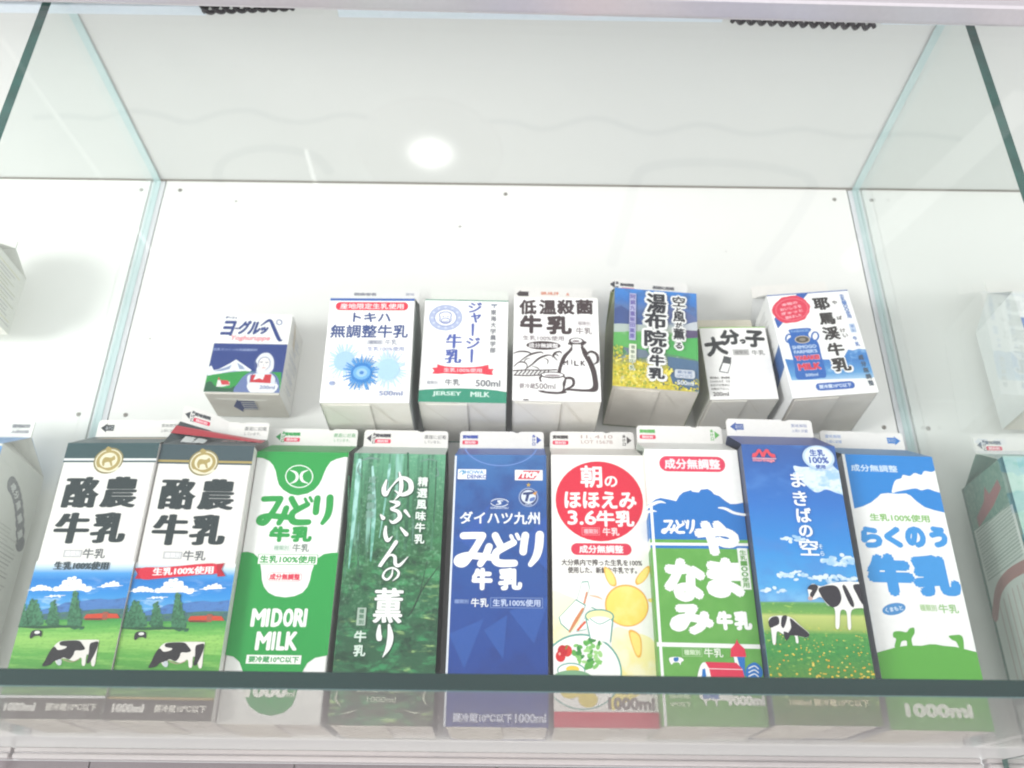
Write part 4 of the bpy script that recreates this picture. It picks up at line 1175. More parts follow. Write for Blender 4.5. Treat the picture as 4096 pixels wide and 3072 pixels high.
def art_village():
    a = Art(70, 96, QB['yuf'], (2350, 1050, 2.3692))
    F = photo('rape_valley', [(0, '#d8c83a'), (18, '#d9cf45'), (28, '#5f7a70'), (36, '#4f9f58'), (52, '#66b45e'), (56, '#b9c3b4'), (62, '#b4c0c4'), (66, '#3f5f96'), (78, '#5a7cb4'), (84, '#3a78c4'), (96, '#3f88d4')],
              noises=[((90, 1, 120), .46, .66, '#4a5f88', .55, 23, (58, 66)), ((70, 1, 60), .52, .68, '#c9d2d0', .7, 24, (66, 58)), ((500, 1, 600), .5, .66, '#f0e35a', .8, 25, (34, 10))])
    a.mm([(-35, 0), (35, 0), (35, 96), (-35, 96)], F)
    a.poly([(240, 440), (320, 410), (400, 460), (520, 560), (520, 590), (240, 580)], '#41578f'); a.poly([(700, 470), (860, 420), (960, 480), (1045, 540), (1045, 580), (760, 560)], '#5f6f9f')
    a.poly([(800, 690), (920, 640), (1050, 650), (1050, 720), (820, 730)], '#5a4f72'); a.blob([(880, 620), (960, 580), (1045, 570), (1045, 640), (940, 640)], '#c5cbd0')
    a.blob([(235, 590), (330, 580), (480, 600), (530, 640), (400, 650), (240, 655)], '#b5c3bc')
    a.poly([(240, 670), (520, 690), (600, 800), (500, 850), (240, 770)], '#5fb25c'); a.poly([(730, 730), (1050, 715), (1055, 930), (900, 890), (740, 860)], '#4fae5a')
    a.poly([(330, 800), (560, 830), (600, 900), (480, 900), (380, 860)], '#6f7f8f'); a.poly([(760, 890), (1060, 940), (1060, 1230), (820, 1180), (760, 1000)], '#4f6f8f')
    random.seed(12)
    cols = ['#f0e04a', '#e3cf35', '#c9b62e', '#f5ea78', '#9fae3a']
    for i in range(330):
        x = random.uniform(225, 640); top = 880 + max(0, x-420)*.55 - (60 if x < 320 else 0)
        y = random.uniform(top, 1215)
        a.ell(x, y, random.uniform(7, 16), random.uniform(6, 13), random.choice(cols), 0, 7)
    for i in range(110):
        x = random.uniform(640, 1060); y = random.uniform(1150+random.uniform(-40, 0), 1235)
        a.ell(x, y, random.uniform(6, 13), random.uniform(6, 12), random.choice(cols+['#4f6f6f']), 0, 7)
    for i in range(30):
        t = random.uniform(0, 6.28); a.ell(765+44*math.cos(t)*random.random(), 1040+44*math.sin(t)*random.random(), 11, 10, random.choice(cols), 0, 7)
    for i in range(40):
        a.ell(random.uniform(235, 330), random.uniform(790, 880), 10, 9, random.choice(['#a9c04a', '#7fae4a', '#d8cf45']), 0, 7)
    a.rect(425, 520, 62, 440, '#b3b4d6'); a.vtext('阿蘇九重飯田高原', 428, 335, 420, 705, 50, 44, '#6a62a6', 1.5)
    a.rect(425, 855, 68, 150, '#e6ead6'); a.vtext('種類別', 427, 810, 424, 900, 40, 34, '#7f8f78', 1)
    a.vtext('牛乳', 422, 945, 420, 1005, 62, 54, '#f2f4e6', 5); a.vtext('牛乳', 422, 945, 420, 1005, 52, 46, '#6f8a52', 1)
    K, w = '#2a2c33', '#f4f5f2'
    main = (('湯', 648, 400, 190, 185), ('布', 640, 560, 210, 160), ('院', 640, 730, 215, 160), ('の', 655, 845, 115, 70), ('牛', 655, 940, 150, 110), ('乳', 652, 1060, 160, 110))
    sub = (('空', 860, 385, 120, 95), ('と', 858, 462, 50, 44), ('風', 862, 530, 115, 95), ('が', 860, 606, 62, 52), ('薫', 862, 690, 110, 110), ('る', 860, 800, 66, 60))
    for t, x, y, ww, h in main: a.text(t, x, y, ww+48, h+48, w, 25)
    for t, x, y, ww, h in sub: a.text(t, x, y, ww+34, h+34, w, 18)
    for t, x, y, ww, h in main: a.text(t, x, y, ww, h, K, 5, 4)
    for t, x, y, ww, h in sub: a.text(t, x, y, ww, h, K, 2.5, 1)
    a.rect(918, 1068, 190, 80, '#c9d0d8', 20); a.text('要冷蔵', 918, 1052, 140, 30, '#7f8fae', 1); a.text('10℃以下', 918, 1088, 150, 30, '#7f8fae', 1)
    a.text('500ml', 925, 1152, 160, 44, '#d9e0e6', 2)
    return a

def art_small():
    a = Art(57, 70, QB['oit'], (2800, 1100, 2.5525))
    K = '#333638'
    a.mm([(-28.5, 0), (28.5, 0), (28.5, 70), (-28.5, 70)], '#f9f8f5')
    a.mm([(-28.5, 69.2), (28.5, 69.2), (28.5, 70), (-28.5, 70)], '#8cc452')
    a.text('大', 165, 735, 225, 190, K, 12, rot=8); a.text('分', 312, 648, 200, 150, K, 10, rot=6); a.text('っ', 440, 690, 62, 48, K, 8); a.text('子', 560, 665, 195, 165, K, 10, rot=-4)
    a.rect(422, 795, 162, 58, '#c3c2c0'); a.text('種類別', 422, 795, 130, 38, '#8f8e8c', 1); a.text('牛乳', 594, 798, 130, 50, '#7f7e7c', 1)
    # little milk bottle
    a.poly([(230, 890), (240, 855), (322, 862), (320, 905), (290, 1005), (200, 990), (198, 965)], '#5a5c5e'); a.poly([(240, 900), (312, 912), (284, 996), (208, 982)], '#fbfaf8'); a.poly([(248, 830), (326, 848), (318, 880), (240, 862)], '#4f5254')
    for i, t in enumerate(('開封後は、賞味期限', 'にかかわらず、でき', 'るだけお早めに', 'お飲み下さい。')):
        a.text(t, 205, 1050+i*38, 205 - (20 if i == 3 else 0), 24, '#77736f', .8)
    a.text('200ml', 212, 1218, 165, 42, '#55504e', 1.5)
    return a

def art_churn():
    a = Art(70, 101, QB['yab'], (2800, 1100, 2.5525))
    B, K = '#2f62b4', '#33302f'
    a.mm([(-35, 0), (35, 0), (35, 101), (-35, 101)], '#f9f9f7')
    a.mm([(-35, 100), (35, 100), (35, 101), (-35, 101)], '#3f62a8')
    a.poly([(985, 185), (1105, 175), (790, 540), (750, 440)], '#3562b0')
    Mt = photo('blue_mountain', [(12, '#b9d9ef'), (20, '#5f9fd4'), (32, '#3f7fc4'), (46, '#4a8acb')], noises=[((60, 1, 120), .5, .62, '#8fc0e6', .7, 26, None)])
    a.poly([(865, 850), (1000, 870), (1200, 865), (1330, 870), (1430, 900), (1480, 830), (1510, 775), (1560, 785), (1620, 770), (1700, 780), (1800, 1050), (1750, 1070), (940, 1070)], Mt)
    R = '#e23f58'
    random.seed(4)
    pts = [(925+(192+random.uniform(-8, 10))*math.cos(i*math.pi/12), 348+(140+random.uniform(-6, 7))*math.sin(i*math.pi/12)) for i in range(24)]
    a.blob(pts, R, 4); a.ring(930, 348, 165, 112, '#ef8090', 6)
    for i, t in enumerate(('本物の', 'おいしさを', 'ぎゅっと', '詰めました')):
        a.text(t, 905+i*14, 288+i*44, 170+(60 if i in (1, 2) else 0), 30, '#f5b9c2', 1.5, rot=8)
    # milk churn
    a.blob([(900, 560), (1000, 545), (1110, 545), (1130, 565), (1105, 600), (1120, 640), (1200, 690), (1240, 830), (1290, 1030), (1220, 1055), (1060, 1065), (985, 1045), (960, 900), (910, 720), (890, 660), (930, 620)], '#2b68b8')
    a.ring(905, 645, 32, 42, '#2b68b8', 16); a.ring(1172, 630, 34, 42, '#2b68b8', 16)
    a.text('YABAKEI', 1010, 572, 190, 24, '#8fb4e0', 1)
    a.ell(1042, 660, 78, 40, '#c9bfa8'); a.ell(1042, 660, 68, 32, '#4f4a45'); a.ell(1042, 660, 34, 16, '#8f877a')
    a.text('SHIMOGO', 1062, 735, 250, 36, '#c3d8f0', 2); a.text("FARMER'S", 1076, 782, 240, 36, '#c3d8f0', 2)
    a.text('YABAKEI', 1095, 845, 255, 52, '#f3b7c0', 5); a.text('YABAKEI', 1095, 845, 245, 44, '#d93a4f', 4)
    a.text('MILK', 1118, 935, 240, 74, '#f3b7c0', 6); a.text('MILK', 1118, 935, 230, 66, '#d93a4f', 6)
    a.text('500ml', 1142, 1020, 130, 30, '#c3d8f0', 1.5)
    for t, x, y, w, h in (('耶', 1232, 300, 170, 130), ('馬', 1290, 455, 170, 125), ('渓', 1335, 605, 175, 140), ('牛', 1385, 770, 175, 135), ('乳', 1440, 925, 195, 145)):
        a.text(t, x, y, w+36, h+36, '#f9f9f7', 18); a.text(t, x, y, w, h, K, 6, 3)
    for t, x, y in (('や', 1368, 292), ('ば', 1420, 450), ('け', 1455, 580), ('い', 1482, 632)): a.text(t, x, y, 52, 40, '#6a6462', 1.5)
    a.vtext('生乳100使用', 1442, 225, 1520, 440, 46, 36, '#6f8fc8', 1); a.rect(1556, 560, 56, 90, '#c3d4ea'); a.vtext('種別', 1550, 540, 1562, 585, 36, 32, '#7f9ac8', 1); a.vtext('牛乳', 1580, 665, 1605, 725, 46, 44, '#6f8fc8', 1.5)
    a.vtext('成分無調整', 1640, 860, 1742, 1120, 54, 54, '#4f5d6a', 1.5)
    a.rect(1380, 1140, 395, 74, '#3565b4', 37); a.text('要冷蔵10℃以下', 1380, 1140, 330, 42, '#cfdcf0', 2)
    return a

def art_yoghurt():
    a = Art(64, 79.6, QB['yog'], (750, 1100, 2.3284))
    N = '#2c4488'
    a.mm([(-32, 0), (32, 0), (32, 79.6), (-32, 79.6)], '#f6f6f4')
    for t, x, y, w, h, r in (('ヨ', 395, 500, 110, 140, 0), ('ー', 480, 500, 60, 16, 0), ('グ', 540, 490, 100, 130, 0), ('ル', 635, 495, 110, 120, 0), ('ッ', 715, 515, 70, 70, 0)):
        a.text(t, x, y, w, h, N, 7, shear=.15)
    a.stroke([(690, 470), (745, 430), (775, 425), (800, 480), (850, 595), (875, 600)], [10, 24, 26, 30, 30, 10], N); a.ring(852, 438, 24, 22, '#6f7fae', 8)
    a.text('デーリィ', 425, 403, 105, 26, N, 1.5); a.text('Yoghuruppe', 590, 592, 360, 56, '#f0a3ac', 3, shear=.2)
    a.poly([(262, 642), (925, 640), (860, 1105), (150, 1105)], N)
    a.text('生乳でつくった乳酸菌飲料', 455, 698, 400, 24, '#93a3cc', .8)
    a.poly([(195, 945), (205, 870), (235, 850), (255, 895), (300, 885), (400, 830), (460, 790), (520, 830), (600, 885), (580, 910), (400, 930)], '#eceff3')
    a.poly([(255, 905), (380, 860), (420, 840), (400, 880), (330, 900)], '#8f9fc0'); a.poly([(470, 820), (520, 850), (540, 880), (490, 880)], '#9aa9c6'); a.poly([(320, 920), (440, 895), (560, 905), (400, 925)], '#aab6cf')
    a.poly([(160, 960), (250, 935), (400, 910), (540, 895), (600, 900), (870, 900), (860, 1105), (140, 1105)], '#2f9a48')
    a.blob([(150, 1090), (180, 1020), (230, 1000), (260, 1040), (330, 1060), (400, 1060), (450, 1040), (480, 1110), (150, 1110)], '#2c5f45')
    a.poly([(275, 1050), (290, 985), (310, 985), (330, 1000), (400, 1000), (400, 1030), (330, 1050)], '#e8e4e2'); a.poly([(312, 985), (325, 1030), (400, 1028), (385, 990)], '#d2404a'); a.poly([(290, 985), (300, 955), (312, 985)], '#d2404a')
    # plain woman in a white headscarf carrying a bowl
    a.blob([(450, 1110), (490, 990), (560, 920), (640, 900), (780, 905), (840, 960), (850, 1050), (820, 1110)], '#6d7fb0')
    a.blob([(560, 950), (640, 915), (770, 915), (820, 980), (810, 1080), (600, 1080)], '#dfe4ee')
    a.poly([(590, 930), (780, 922), (770, 1005), (580, 1000)], '#cf3540'); a.poly([(640, 925), (720, 925), (700, 975), (670, 960), (615, 978)], '#f0f0f2')
    a.blob([(640, 790), (700, 725), (770, 725), (805, 780), (800, 870), (760, 910), (680, 915), (640, 900), (655, 840)], '#e9ecf2')
    a.blob([(662, 820), (690, 768), (740, 765), (765, 800), (755, 855), (715, 890), (680, 880), (662, 850)], '#f3efec')
    a.stroke([(650, 900), (632, 850), (640, 790), (690, 730), (760, 722), (803, 780), (800, 868), (765, 905)], [3, 8, 8, 8, 8, 8, 8, 3], '#5f6c9a')
    a.stroke([(668, 860), (664, 810), (692, 770), (742, 766), (768, 802), (758, 852), (716, 890)], [3, 7, 8, 7, 7, 6, 3], '#8c95b4')
    a.stroke([(640, 905), (600, 935), (580, 1000)], [4, 8, 4], '#4f5f94'); a.stroke([(780, 905), (815, 950), (815, 1010)], [4, 8, 4], '#4f5f94')
    a.stroke([(678, 812), (700, 808)], 7, '#5a6488'); a.stroke([(728, 812), (748, 812)], 7, '#5a6488'); a.stroke([(712, 825), (708, 845)], 4, '#a9aabc'); a.stroke([(698, 862), (722, 862)], 6, '#c9707a')
    a.blob([(560, 1020), (700, 1010), (830, 1015), (820, 1070), (760, 1105), (600, 1105)], '#eef0f4'); a.text('200ml', 740, 1045, 140, 34, '#7f8cb4', 2)
    return a

# ================================================================== the display case
WY = 0.0885          # face of the back panels
ZC = 0.5335          # underside of the case ceiling
PL, PR = -0.3530, 0.3415
case = empty('display_case', (0, WY, 0))
tag(case, 'white walled glass fronted display case holding all the milk cartons', 'display case')
case_off = Vector((0, WY, 0))

def part(mb, name, parent=case, off=case_off):
    mb.v = [tuple(Vector(p)-off) for p in mb.v]
    return mb.build(name, parent)

def screw(px, pz, parent):
    m = MB()
    n = 14
    for r, y, q in ((0.0018, -0.0008, M_SCREW), (0.0010, -0.0011, M_GAP)):
        vs = [(px+r*math.cos(2*math.pi*i/n), WY+y, pz+r*math.sin(2*math.pi*i/n)) for i in range(n)]
        vb = [(px+r*1.25*math.cos(2*math.pi*i/n), WY+0.0004, pz+r*1.25*math.sin(2*math.pi*i/n)) for i in range(n)]
        m.add(vs+vb, [list(range(n))]+[(i, i+n, (i+1) % n+n, (i+1) % n) for i in range(n)], q)
    part(m, 'screw', parent)

for (x0, x1, sc) in ((PL, PR, ((-0.3372, .520), (-0.0071, .5204), (.3270, .519), (-.3385, .266), (.3300, .263))),
                     (-0.80, -0.3690, ((-.3765, .520), (-.3800, .266))),
                     (0.3575, 0.80, ((.3645, .5187), (.3690, .2625)))):
    m = MB(); m.box((x0, WY, 0.0005), (x1, WY+0.006, ZC-0.0012), M_WALL, 0.0006)
    for mx_, mz_, mr_ in ((-0.2783, .5068, .0011), (-0.0517, .4783, .0012), (-0.3327, .3444, .0007), (.21, .452, .0006)):
        if x0 < mx_ < x1:
            k = 9
            m.add([(mx_+mr_*math.cos(2*math.pi*i/k)*1.2, WY-0.0002, mz_+mr_*math.sin(2*math.pi*i/k)) for i in range(k)], [list(range(k))], paint('#a8a59f', .6))
    p = part(m, 'back_panel')
    for s in sc: screw(s[0], s[1], p)
# white posts with dark joints either side
for x0, x1 in ((-0.3690, PL), (PR, 0.3575)):
    m = MB()
    m.box((x0+0.0014, WY+0.001, 0.0005), (x1-0.0014, WY+0.007, ZC-0.001), M_POST)
    m.box((x0-0.001, WY+0.0052, 0.0005), (x1+0.001, WY+0.0064, ZC-0.001), M_GAP)
    part(m, 'post')
# ceiling, with its shadow joint against the wall
m = MB(); m.box((-0.80, -0.205, ZC), (0.80, WY+0.02, ZC+0.012), M_CEIL); part(m, 'ceiling_panel')
m = MB(); m.box((-0.80, WY-0.0012, ZC-0.0014), (0.80, WY+0.004, ZC-0.0002), M_GAP); part(m, 'ceiling_joint')
# lower wall under the shelf, vertical board joints
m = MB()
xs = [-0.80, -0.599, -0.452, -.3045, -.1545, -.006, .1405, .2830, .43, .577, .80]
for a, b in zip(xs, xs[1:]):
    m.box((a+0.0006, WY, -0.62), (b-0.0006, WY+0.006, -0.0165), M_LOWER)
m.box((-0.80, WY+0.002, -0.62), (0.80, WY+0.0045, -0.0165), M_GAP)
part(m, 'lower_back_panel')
# slim rail carrying the rear of the shelf
for x0, x1 in ((-0.357, 0.3465), (-0.80, -0.3595), (0.3515, 0.80)):
    m = MB()
    m.box((x0, WY-0.0100, -0.0118), (x1, WY-0.0003, -0.0083), M_RAIL, 0.0007)
    m.box((x0, WY-0.0115, -0.0162), (x1, WY-0.0003, -0.0123), M_RAIL, 0.0010)
    m.box((x0+0.001, WY-0.0092, -0.0126), (x1-0.001, WY-0.0006, -0.0115), M_ALU)
    part(m, 'shelf_rail')
# fascia above the opening with its rounded bright rail (runs slightly downhill to the right)
tilt = Matrix.Rotation(math.radians(1.0), 4, 'Y')
def tl(mb):
    mb.v = [tuple(tilt @ (Vector(p)-Vector((0, 0, .438))) + Vector((0, 0, .438))) for p in mb.v]
    return mb
m = MB(); m.box((-0.80, -0.212, 0.4475), (0.80, -0.196, 0.60), M_FASCIA, 0.002); part(tl(m), 'fascia')
m = MB(); m.box((-0.80, -0.2145, 0.4395), (0.80, -0.196, 0.4462), M_ALU, 0.0028)
m.box((-0.80, -0.2125, 0.4462), (0.80, -0.198, 0.4476), M_GAP)
part(tl(m), 'fascia_rail')

# glass
shelf = MB()
def slab(m, a, b, faces, edges):
    """glass slab; edges = {face index: material} overrides (0 bottom 1 top 2 front 3 right 4 back 5 left)"""
    (x0, y0, z0), (x1, y1, z1) = a, b
    V = [(x0,y0,z0),(x1,y0,z0),(x1,y1,z0),(x0,y1,z0),(x0,y0,z1),(x1,y0,z1),(x1,y1,z1),(x0,y1,z1)]
    F = [(0,3,2,1),(4,5,6,7),(0,1,5,4),(1,2,6,5),(2,3,7,6),(3,0,4,7)]
    for i, f in enumerate(F):
        m.add([V[j] for j in f], [(0, 1, 2, 3)], edges.get(i, faces))
slab(shelf, (-0.78, -0.180, -0.008), (0.78, WY-0.0004, -0.0002), M_SHELF, {2: M_EDGE})
# ground lower arris of the front edge, painted as a paler strip
shelf.add([(-0.78, -0.1801, -0.0079), (0.78, -0.1801, -0.0079), (0.78, -0.1783, -0.0083), (-0.78, -0.1783, -0.0083)], [(0, 1, 2, 3)], paint('#5f7f80', .3))
so = shelf.build('glass_shelf')
tag(so, 'long clear glass shelf with dark green front edge under the tall cartons', 'glass shelf')

for x, lab in ((-0.3627, 'upright clear glass divider with green front edge left of the centre compartment'),
               (0.3507, 'upright clear glass divider with green front edge right of the centre compartment')):
    m = MB()
    slab(m, (-0.0036, -0.1485, 0.0004), (0.0036, WY+0.0006, ZC-0.0016), M_GLASS, {2: M_EDGE2, 4: M_EDGE3, 1: M_EDGE3})
    o = m.build('glass_divider'); o.location = (x, 0, 0)
    tag(o, lab, 'glass divider', 'glass dividers between compartments')
for x, lab in ((-0.374, 'glass divider below the shelf at bottom left corner'), (0.362, 'glass divider below the shelf at bottom right corner')):
    m = MB()
    slab(m, (-0.002, -0.10, -0.60), (0.002, WY-0.0135, -0.0095), M_GLASS, {2: M_EDGE2, 1: M_EDGE2, 4: M_EDGE2})
    o = m.build('glass_divider'); o.location = (x, 0, 0)
    tag(o, lab, 'glass divider', 'glass dividers under the shelf')
m = MB()
slab(m, (-0.80, -0.2005, -0.62), (0.80, -0.1965, 0.4375), M_PANE, {})
o = m.build('front_window'); tag(o, 'large clear front pane mirroring the round lamp glare', 'glass pane')

# pale acrylic light strips under the ceiling front, black woven cords between them
for x0, x1, lab in ((-0.70, -0.2525, 'pale blue acrylic strip at the top left behind the rail'),
                    (-0.1440, 0.1700, 'pale blue acrylic strip at the top centre behind the rail'),
                    (0.300, 0.72, 'pale blue acrylic strip at the top right behind the rail')):
    m = MB(); m.box((x0, -0.1265, ZC-0.004), (x1, -0.1175, ZC-0.0004), M_STRIP, 0.0008)
    o = m.build('acrylic_strip'); tag(o, lab, 'light strip', 'acrylic strips along the ceiling front')
for x0, x1, y0, y1, lab in ((-0.2530, -0.178, -0.1265, -0.1315, 'short black twisted cord at the top left beside the pale strip'),
                    (0.1770, 0.2930, -0.1240, -0.1195, 'longer black twisted cord at the top right beside the pale strip')):
    m = MB()
    n = int((x1-x0)/0.0006)
    for ph in (0, math.pi):
        pts = []
        for i in range(n+1):
            t = i/n; x = x0+(x1-x0)*t
            w = 2*math.pi*(x-x0)/0.0172+ph
            pts.append((x, y0+(y1-y0)*t+0.0034*math.cos(w), ZC-0.0062+0.0032*math.sin(w)))
        m.tube(pts, 0.0019, M_BLACK, 7)
    o = m.build('twisted_cord'); tag(o, lab, 'cord', 'black cords under the ceiling front')

# lamps on the room ceiling, seen mirrored in the front pane
def room_z(): return 1.75
lp = MB()
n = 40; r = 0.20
lp.add([(r*math.cos(2*math.pi*i/n), r*math.sin(2*math.pi*i/n), 0) for i in range(n)], [list(range(n))[::-1]], lamp_mat('lamp_with_bloom', (1, .985, .96), 11, r))  # lamp disc with the glare's bloom halo put into its emission
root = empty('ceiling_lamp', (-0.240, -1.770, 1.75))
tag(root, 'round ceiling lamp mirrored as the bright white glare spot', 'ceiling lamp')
lp.build('diffuser_with_bloom', root)
m = MB(); m.tube([(r*1.04*math.cos(2*math.pi*i/36), r*1.04*math.sin(2*math.pi*i/36), 0.004) for i in range(37)], 0.006, M_RAIL, 8); m.build('rim', root)
for a, b, s, lab in (((-1.41, -2.30, 2), (-1.351, -3.292, 2), 3.0, 'thin fluorescent tube mirrored as the bright diagonal streak on the left'),
                  ((-1.475, -1.59, 2), (-1.413, -2.27, 2), 1.25, 'dim thin tube mirrored as the faint diagonal line at top left'),
                  ((-.685, -2.037, 2), (-.682, -2.431, 2), 3.0, 'thin fluorescent tube mirrored as the short streak near the glare spot'),
                  ((1.315, -2.625, 2), (1.561, -1.778, 2), 1.35, 'wide pale tube mirrored as the diagonal band on the right')):
    m = MB(); A, B_ = Vector(a), Vector(b)
    rr = 0.007 if s != 1.35 else 0.045
    m.tube([(0, 0, 0), tuple((B_-A)*.5), tuple(B_-A)], rr, lamp_mat('tube_glow', (1, .99, .97), s), 10)
    o = m.build('tube_lamp'); o.location = a
    tag(o, lab, 'tube lamp', 'tube lamps mirrored in the front pane')

# pale wall banner on the far side of the room; its wavy lines ghost in the front pane
m = MB()
m.box((-3400, 0, 1850), (3400, 20, 3950), paint('#f1f1ef', .6))
bn = Art(6800, 4000)
gr = '#8f97a2'
for pts, w in (([(-2638, 3540), (-2461, 3553), (-2291, 3537), (-2137, 3596), (-1965, 3571), (-1789, 3518), (-1608, 3596), (-1456, 3608), (-1295, 3545), (-1140, 3529), (-938, 3589), (-769, 3555), (-571, 3512)], 40),
               ([(-213, 3546), (-7, 3549), (175, 3497), (455, 3586), (755, 3479), (1037, 3549), (1307, 3480), (1589, 3522), (1858, 3471), (2208, 3496), (2543, 3446)], 40),
               ([(-1167, 2433), (-1315, 2646), (-1488, 2986), (-1563, 3112), (-1550, 3233), (-1427, 3315), (-1266, 3330), (-1070, 3277), (-978, 3173)], 55),
               ([(504, 2601), (588, 2895), (654, 3140), (698, 3210), (785, 3245), (1012, 3270), (1281, 3255), (1479, 3214), (1584, 3155), (1567, 3061), (1426, 2828), (1245, 2578)], 60)):
    bn.stroke(pts, w, gr)
for vs, fs, d, mm_ in bn.items:
    dd = d if isinstance(d, list) else [d]*len(vs)
    m.add([(u, 21+e*100, v) for (u, v), e in zip(vs, dd)], fs, mm_)
m.v = [(x/1000, y/1000, z/1000) for x, y, z in m.v]
o = m.build('banner'); o.location = (0, -3.5, 0)
tag(o, 'large pale wall banner whose wavy grey lines ghost in the front pane', 'banner')

# ================================================================== front row cartons
G1 = 'one litre milk cartons standing on the glass shelf'
DG = math.radians
DKG = '#3a5558'
roofred = Art(70, 21)
roofred.mm([(-35, 10), (35, 10), (35, 17), (-35, 17)], '#c8283c'); roofred.text('酪農', -14, 6, 18, 7, '#dfe3e2', .5); roofred.text('生乳使用', 14, 13.5, 24, 4, '#f0d6d8', .4)
roofw = Art(70, 21); roofw.mm([(-28, 14), (-24, 18), (30, 18), (26, 14)], '#b9a58a')
front = [
 (1, dairy_meadow(QC[1], 0, False, False), -0.2980, -0.0049, -1.8, dict(side='#eceae6', roof=DKG, roof_art=roofw, fin_art=fin_print(69.2, 15, 'left', '#3f4549', kind=1)),
  'meadow carton with dark top and no ribbon, leftmost of the front row'),
 (2, dairy_meadow(QC[2], 1, True, True), -0.2276, -0.0031, 1.1, dict(side='#eceae6', roof='#3d4a4e', roof_art=roofred, fin_art=fin_print(69.2, 15, 'left', '#4a4f53'), bend=[(-8, 11), (-3, 6), (0, 0), (0, 0)]),
  'white meadow carton with red ribbon across its sky and bent open spout'),
 (3, art_green(), -0.1580, 0.0078, 0.3, dict(side='#f1f3ef', roof='#259c47', fin_art=fin_print(69.2, 15, 'left', '#35a457')),
  'green and white carton with big green lettering and white English words'),
 (4, art_forest(), -0.0837, 0.0087, 1.0, dict(side='#35543f', roof='#c9d6cf', fin_art=fin_print(69.2, 15, 'left', '#4a4750')),
  'dark green forest photo carton with white vertical brush lettering'),
 (5, art_navy(), -0.0066, 0.0085, -0.7, dict(side='#2c4690', roof='#3f66b8', fin_art=fin_print(69.2, 15, 'right', '#3a55b0')),
  'navy blue carton with bold white lettering and small sponsor logos'),
 (6, art_morning(), 0.0670, 0.0068, -0.5, dict(side='#efece2', roof='#f3efe9', fin_art=fin_print(69.2, 15, 'right', '#4f4a4a', date=('11. 4.10', 'LOT 1567B'))),
  'white carton with a large red disc above a yellow sun and salad plate'),
 (7, art_hills(), 0.1366, -0.0060, 0.3, dict(side='#dfe6dc', roof='#f6f6f3', left='green', fin_art=fin_print(69.2, 15, 'right', '#63b75a')),
  'white and green carton with blue mountains and a red roofed barn'),
 (8, art_sky(), 0.2072, -0.0160, 1.2, dict(side='#3a4664', roof='#3d4f98', fin_art=fin_print(69.2, 15, 'left', '#4060a8', kind=1), ridge=23),
  'blue sky carton with black and white cows on a dandelion field'),
 (9, art_volcano(), 0.2872, 0.0006, 2.8, dict(side='#e6e9e6', roof='#4f86b8', fin_art=fin_print(69.2, 15, 'right', '#2f7fcf', kind=1)),
  'white carton with blue rounded lettering under a smoking volcano, right end of the front row'),
]
for i, art, x, y, rz, kw, lab in front:
    if kw.get('left') == 'green':
        la = Art(69.2, 197); la.mm([(-35, 0), (35, 0), (35, 120), (-35, 120)], '#5d9a4c'); la.mm([(-35, 128), (35, 128), (35, 146), (-35, 140)], '#2f74b8'); kw['left'] = la
    kw.setdefault('fin', '#f4f2ee')
    gable_carton('milk_carton', lab, G1, (x, y, 0.0), (0, 0, DG(rz)), 69.2, 197, art, **kw)

# ================================================================== upper row cartons on the wall
G2 = 'small milk cartons in the upper row'
ta = Art(70, 15); ta.text('製造者名', -14, 11, 20, 3.4, '#8f929e', .4); ta.text('賞味', 26, 11, 8, 3, '#b9bcc9', .2)
tj = Art(70, 15); tj.text('賞味期限', 3, 1.6, 22, 3.2, '#6f8a7c', .4); tj.text('上部', 24, 2, 10, 2.6, '#a9b9b0', .2)
te = Art(70, 17); te.mm([(-33, 9), (-29, 13), (-29, 11.6), (-22, 11.6), (-22, 5.4), (-29, 5.4), (-29, 4.6)], '#4a4245'); te.text('09.10.19', -3, 10, 16, 3.6, '#e29a83', .4); te.text('A', 13, 9.4, 3, 3.4, '#e29a83', .4)
ty = Art(70, 15); ty.mm([(-36, 8), (-31, 12), (-31, 4)], '#3f4048'); ty.vtext('あけ', -29, 10, -29, 5, 3, 3.4, '#5a5a60', .3); ty.text('賞味期限', -20, 8.5, 13, 3.6, '#5a5a60', .4); ty.rect(-19, 4, 12, 3, '#e58a9a', 1); ty.text('裏面に記載', 13, 8, 20, 3.8, '#6f6f74', .4)
sj = Art(75, 97); 
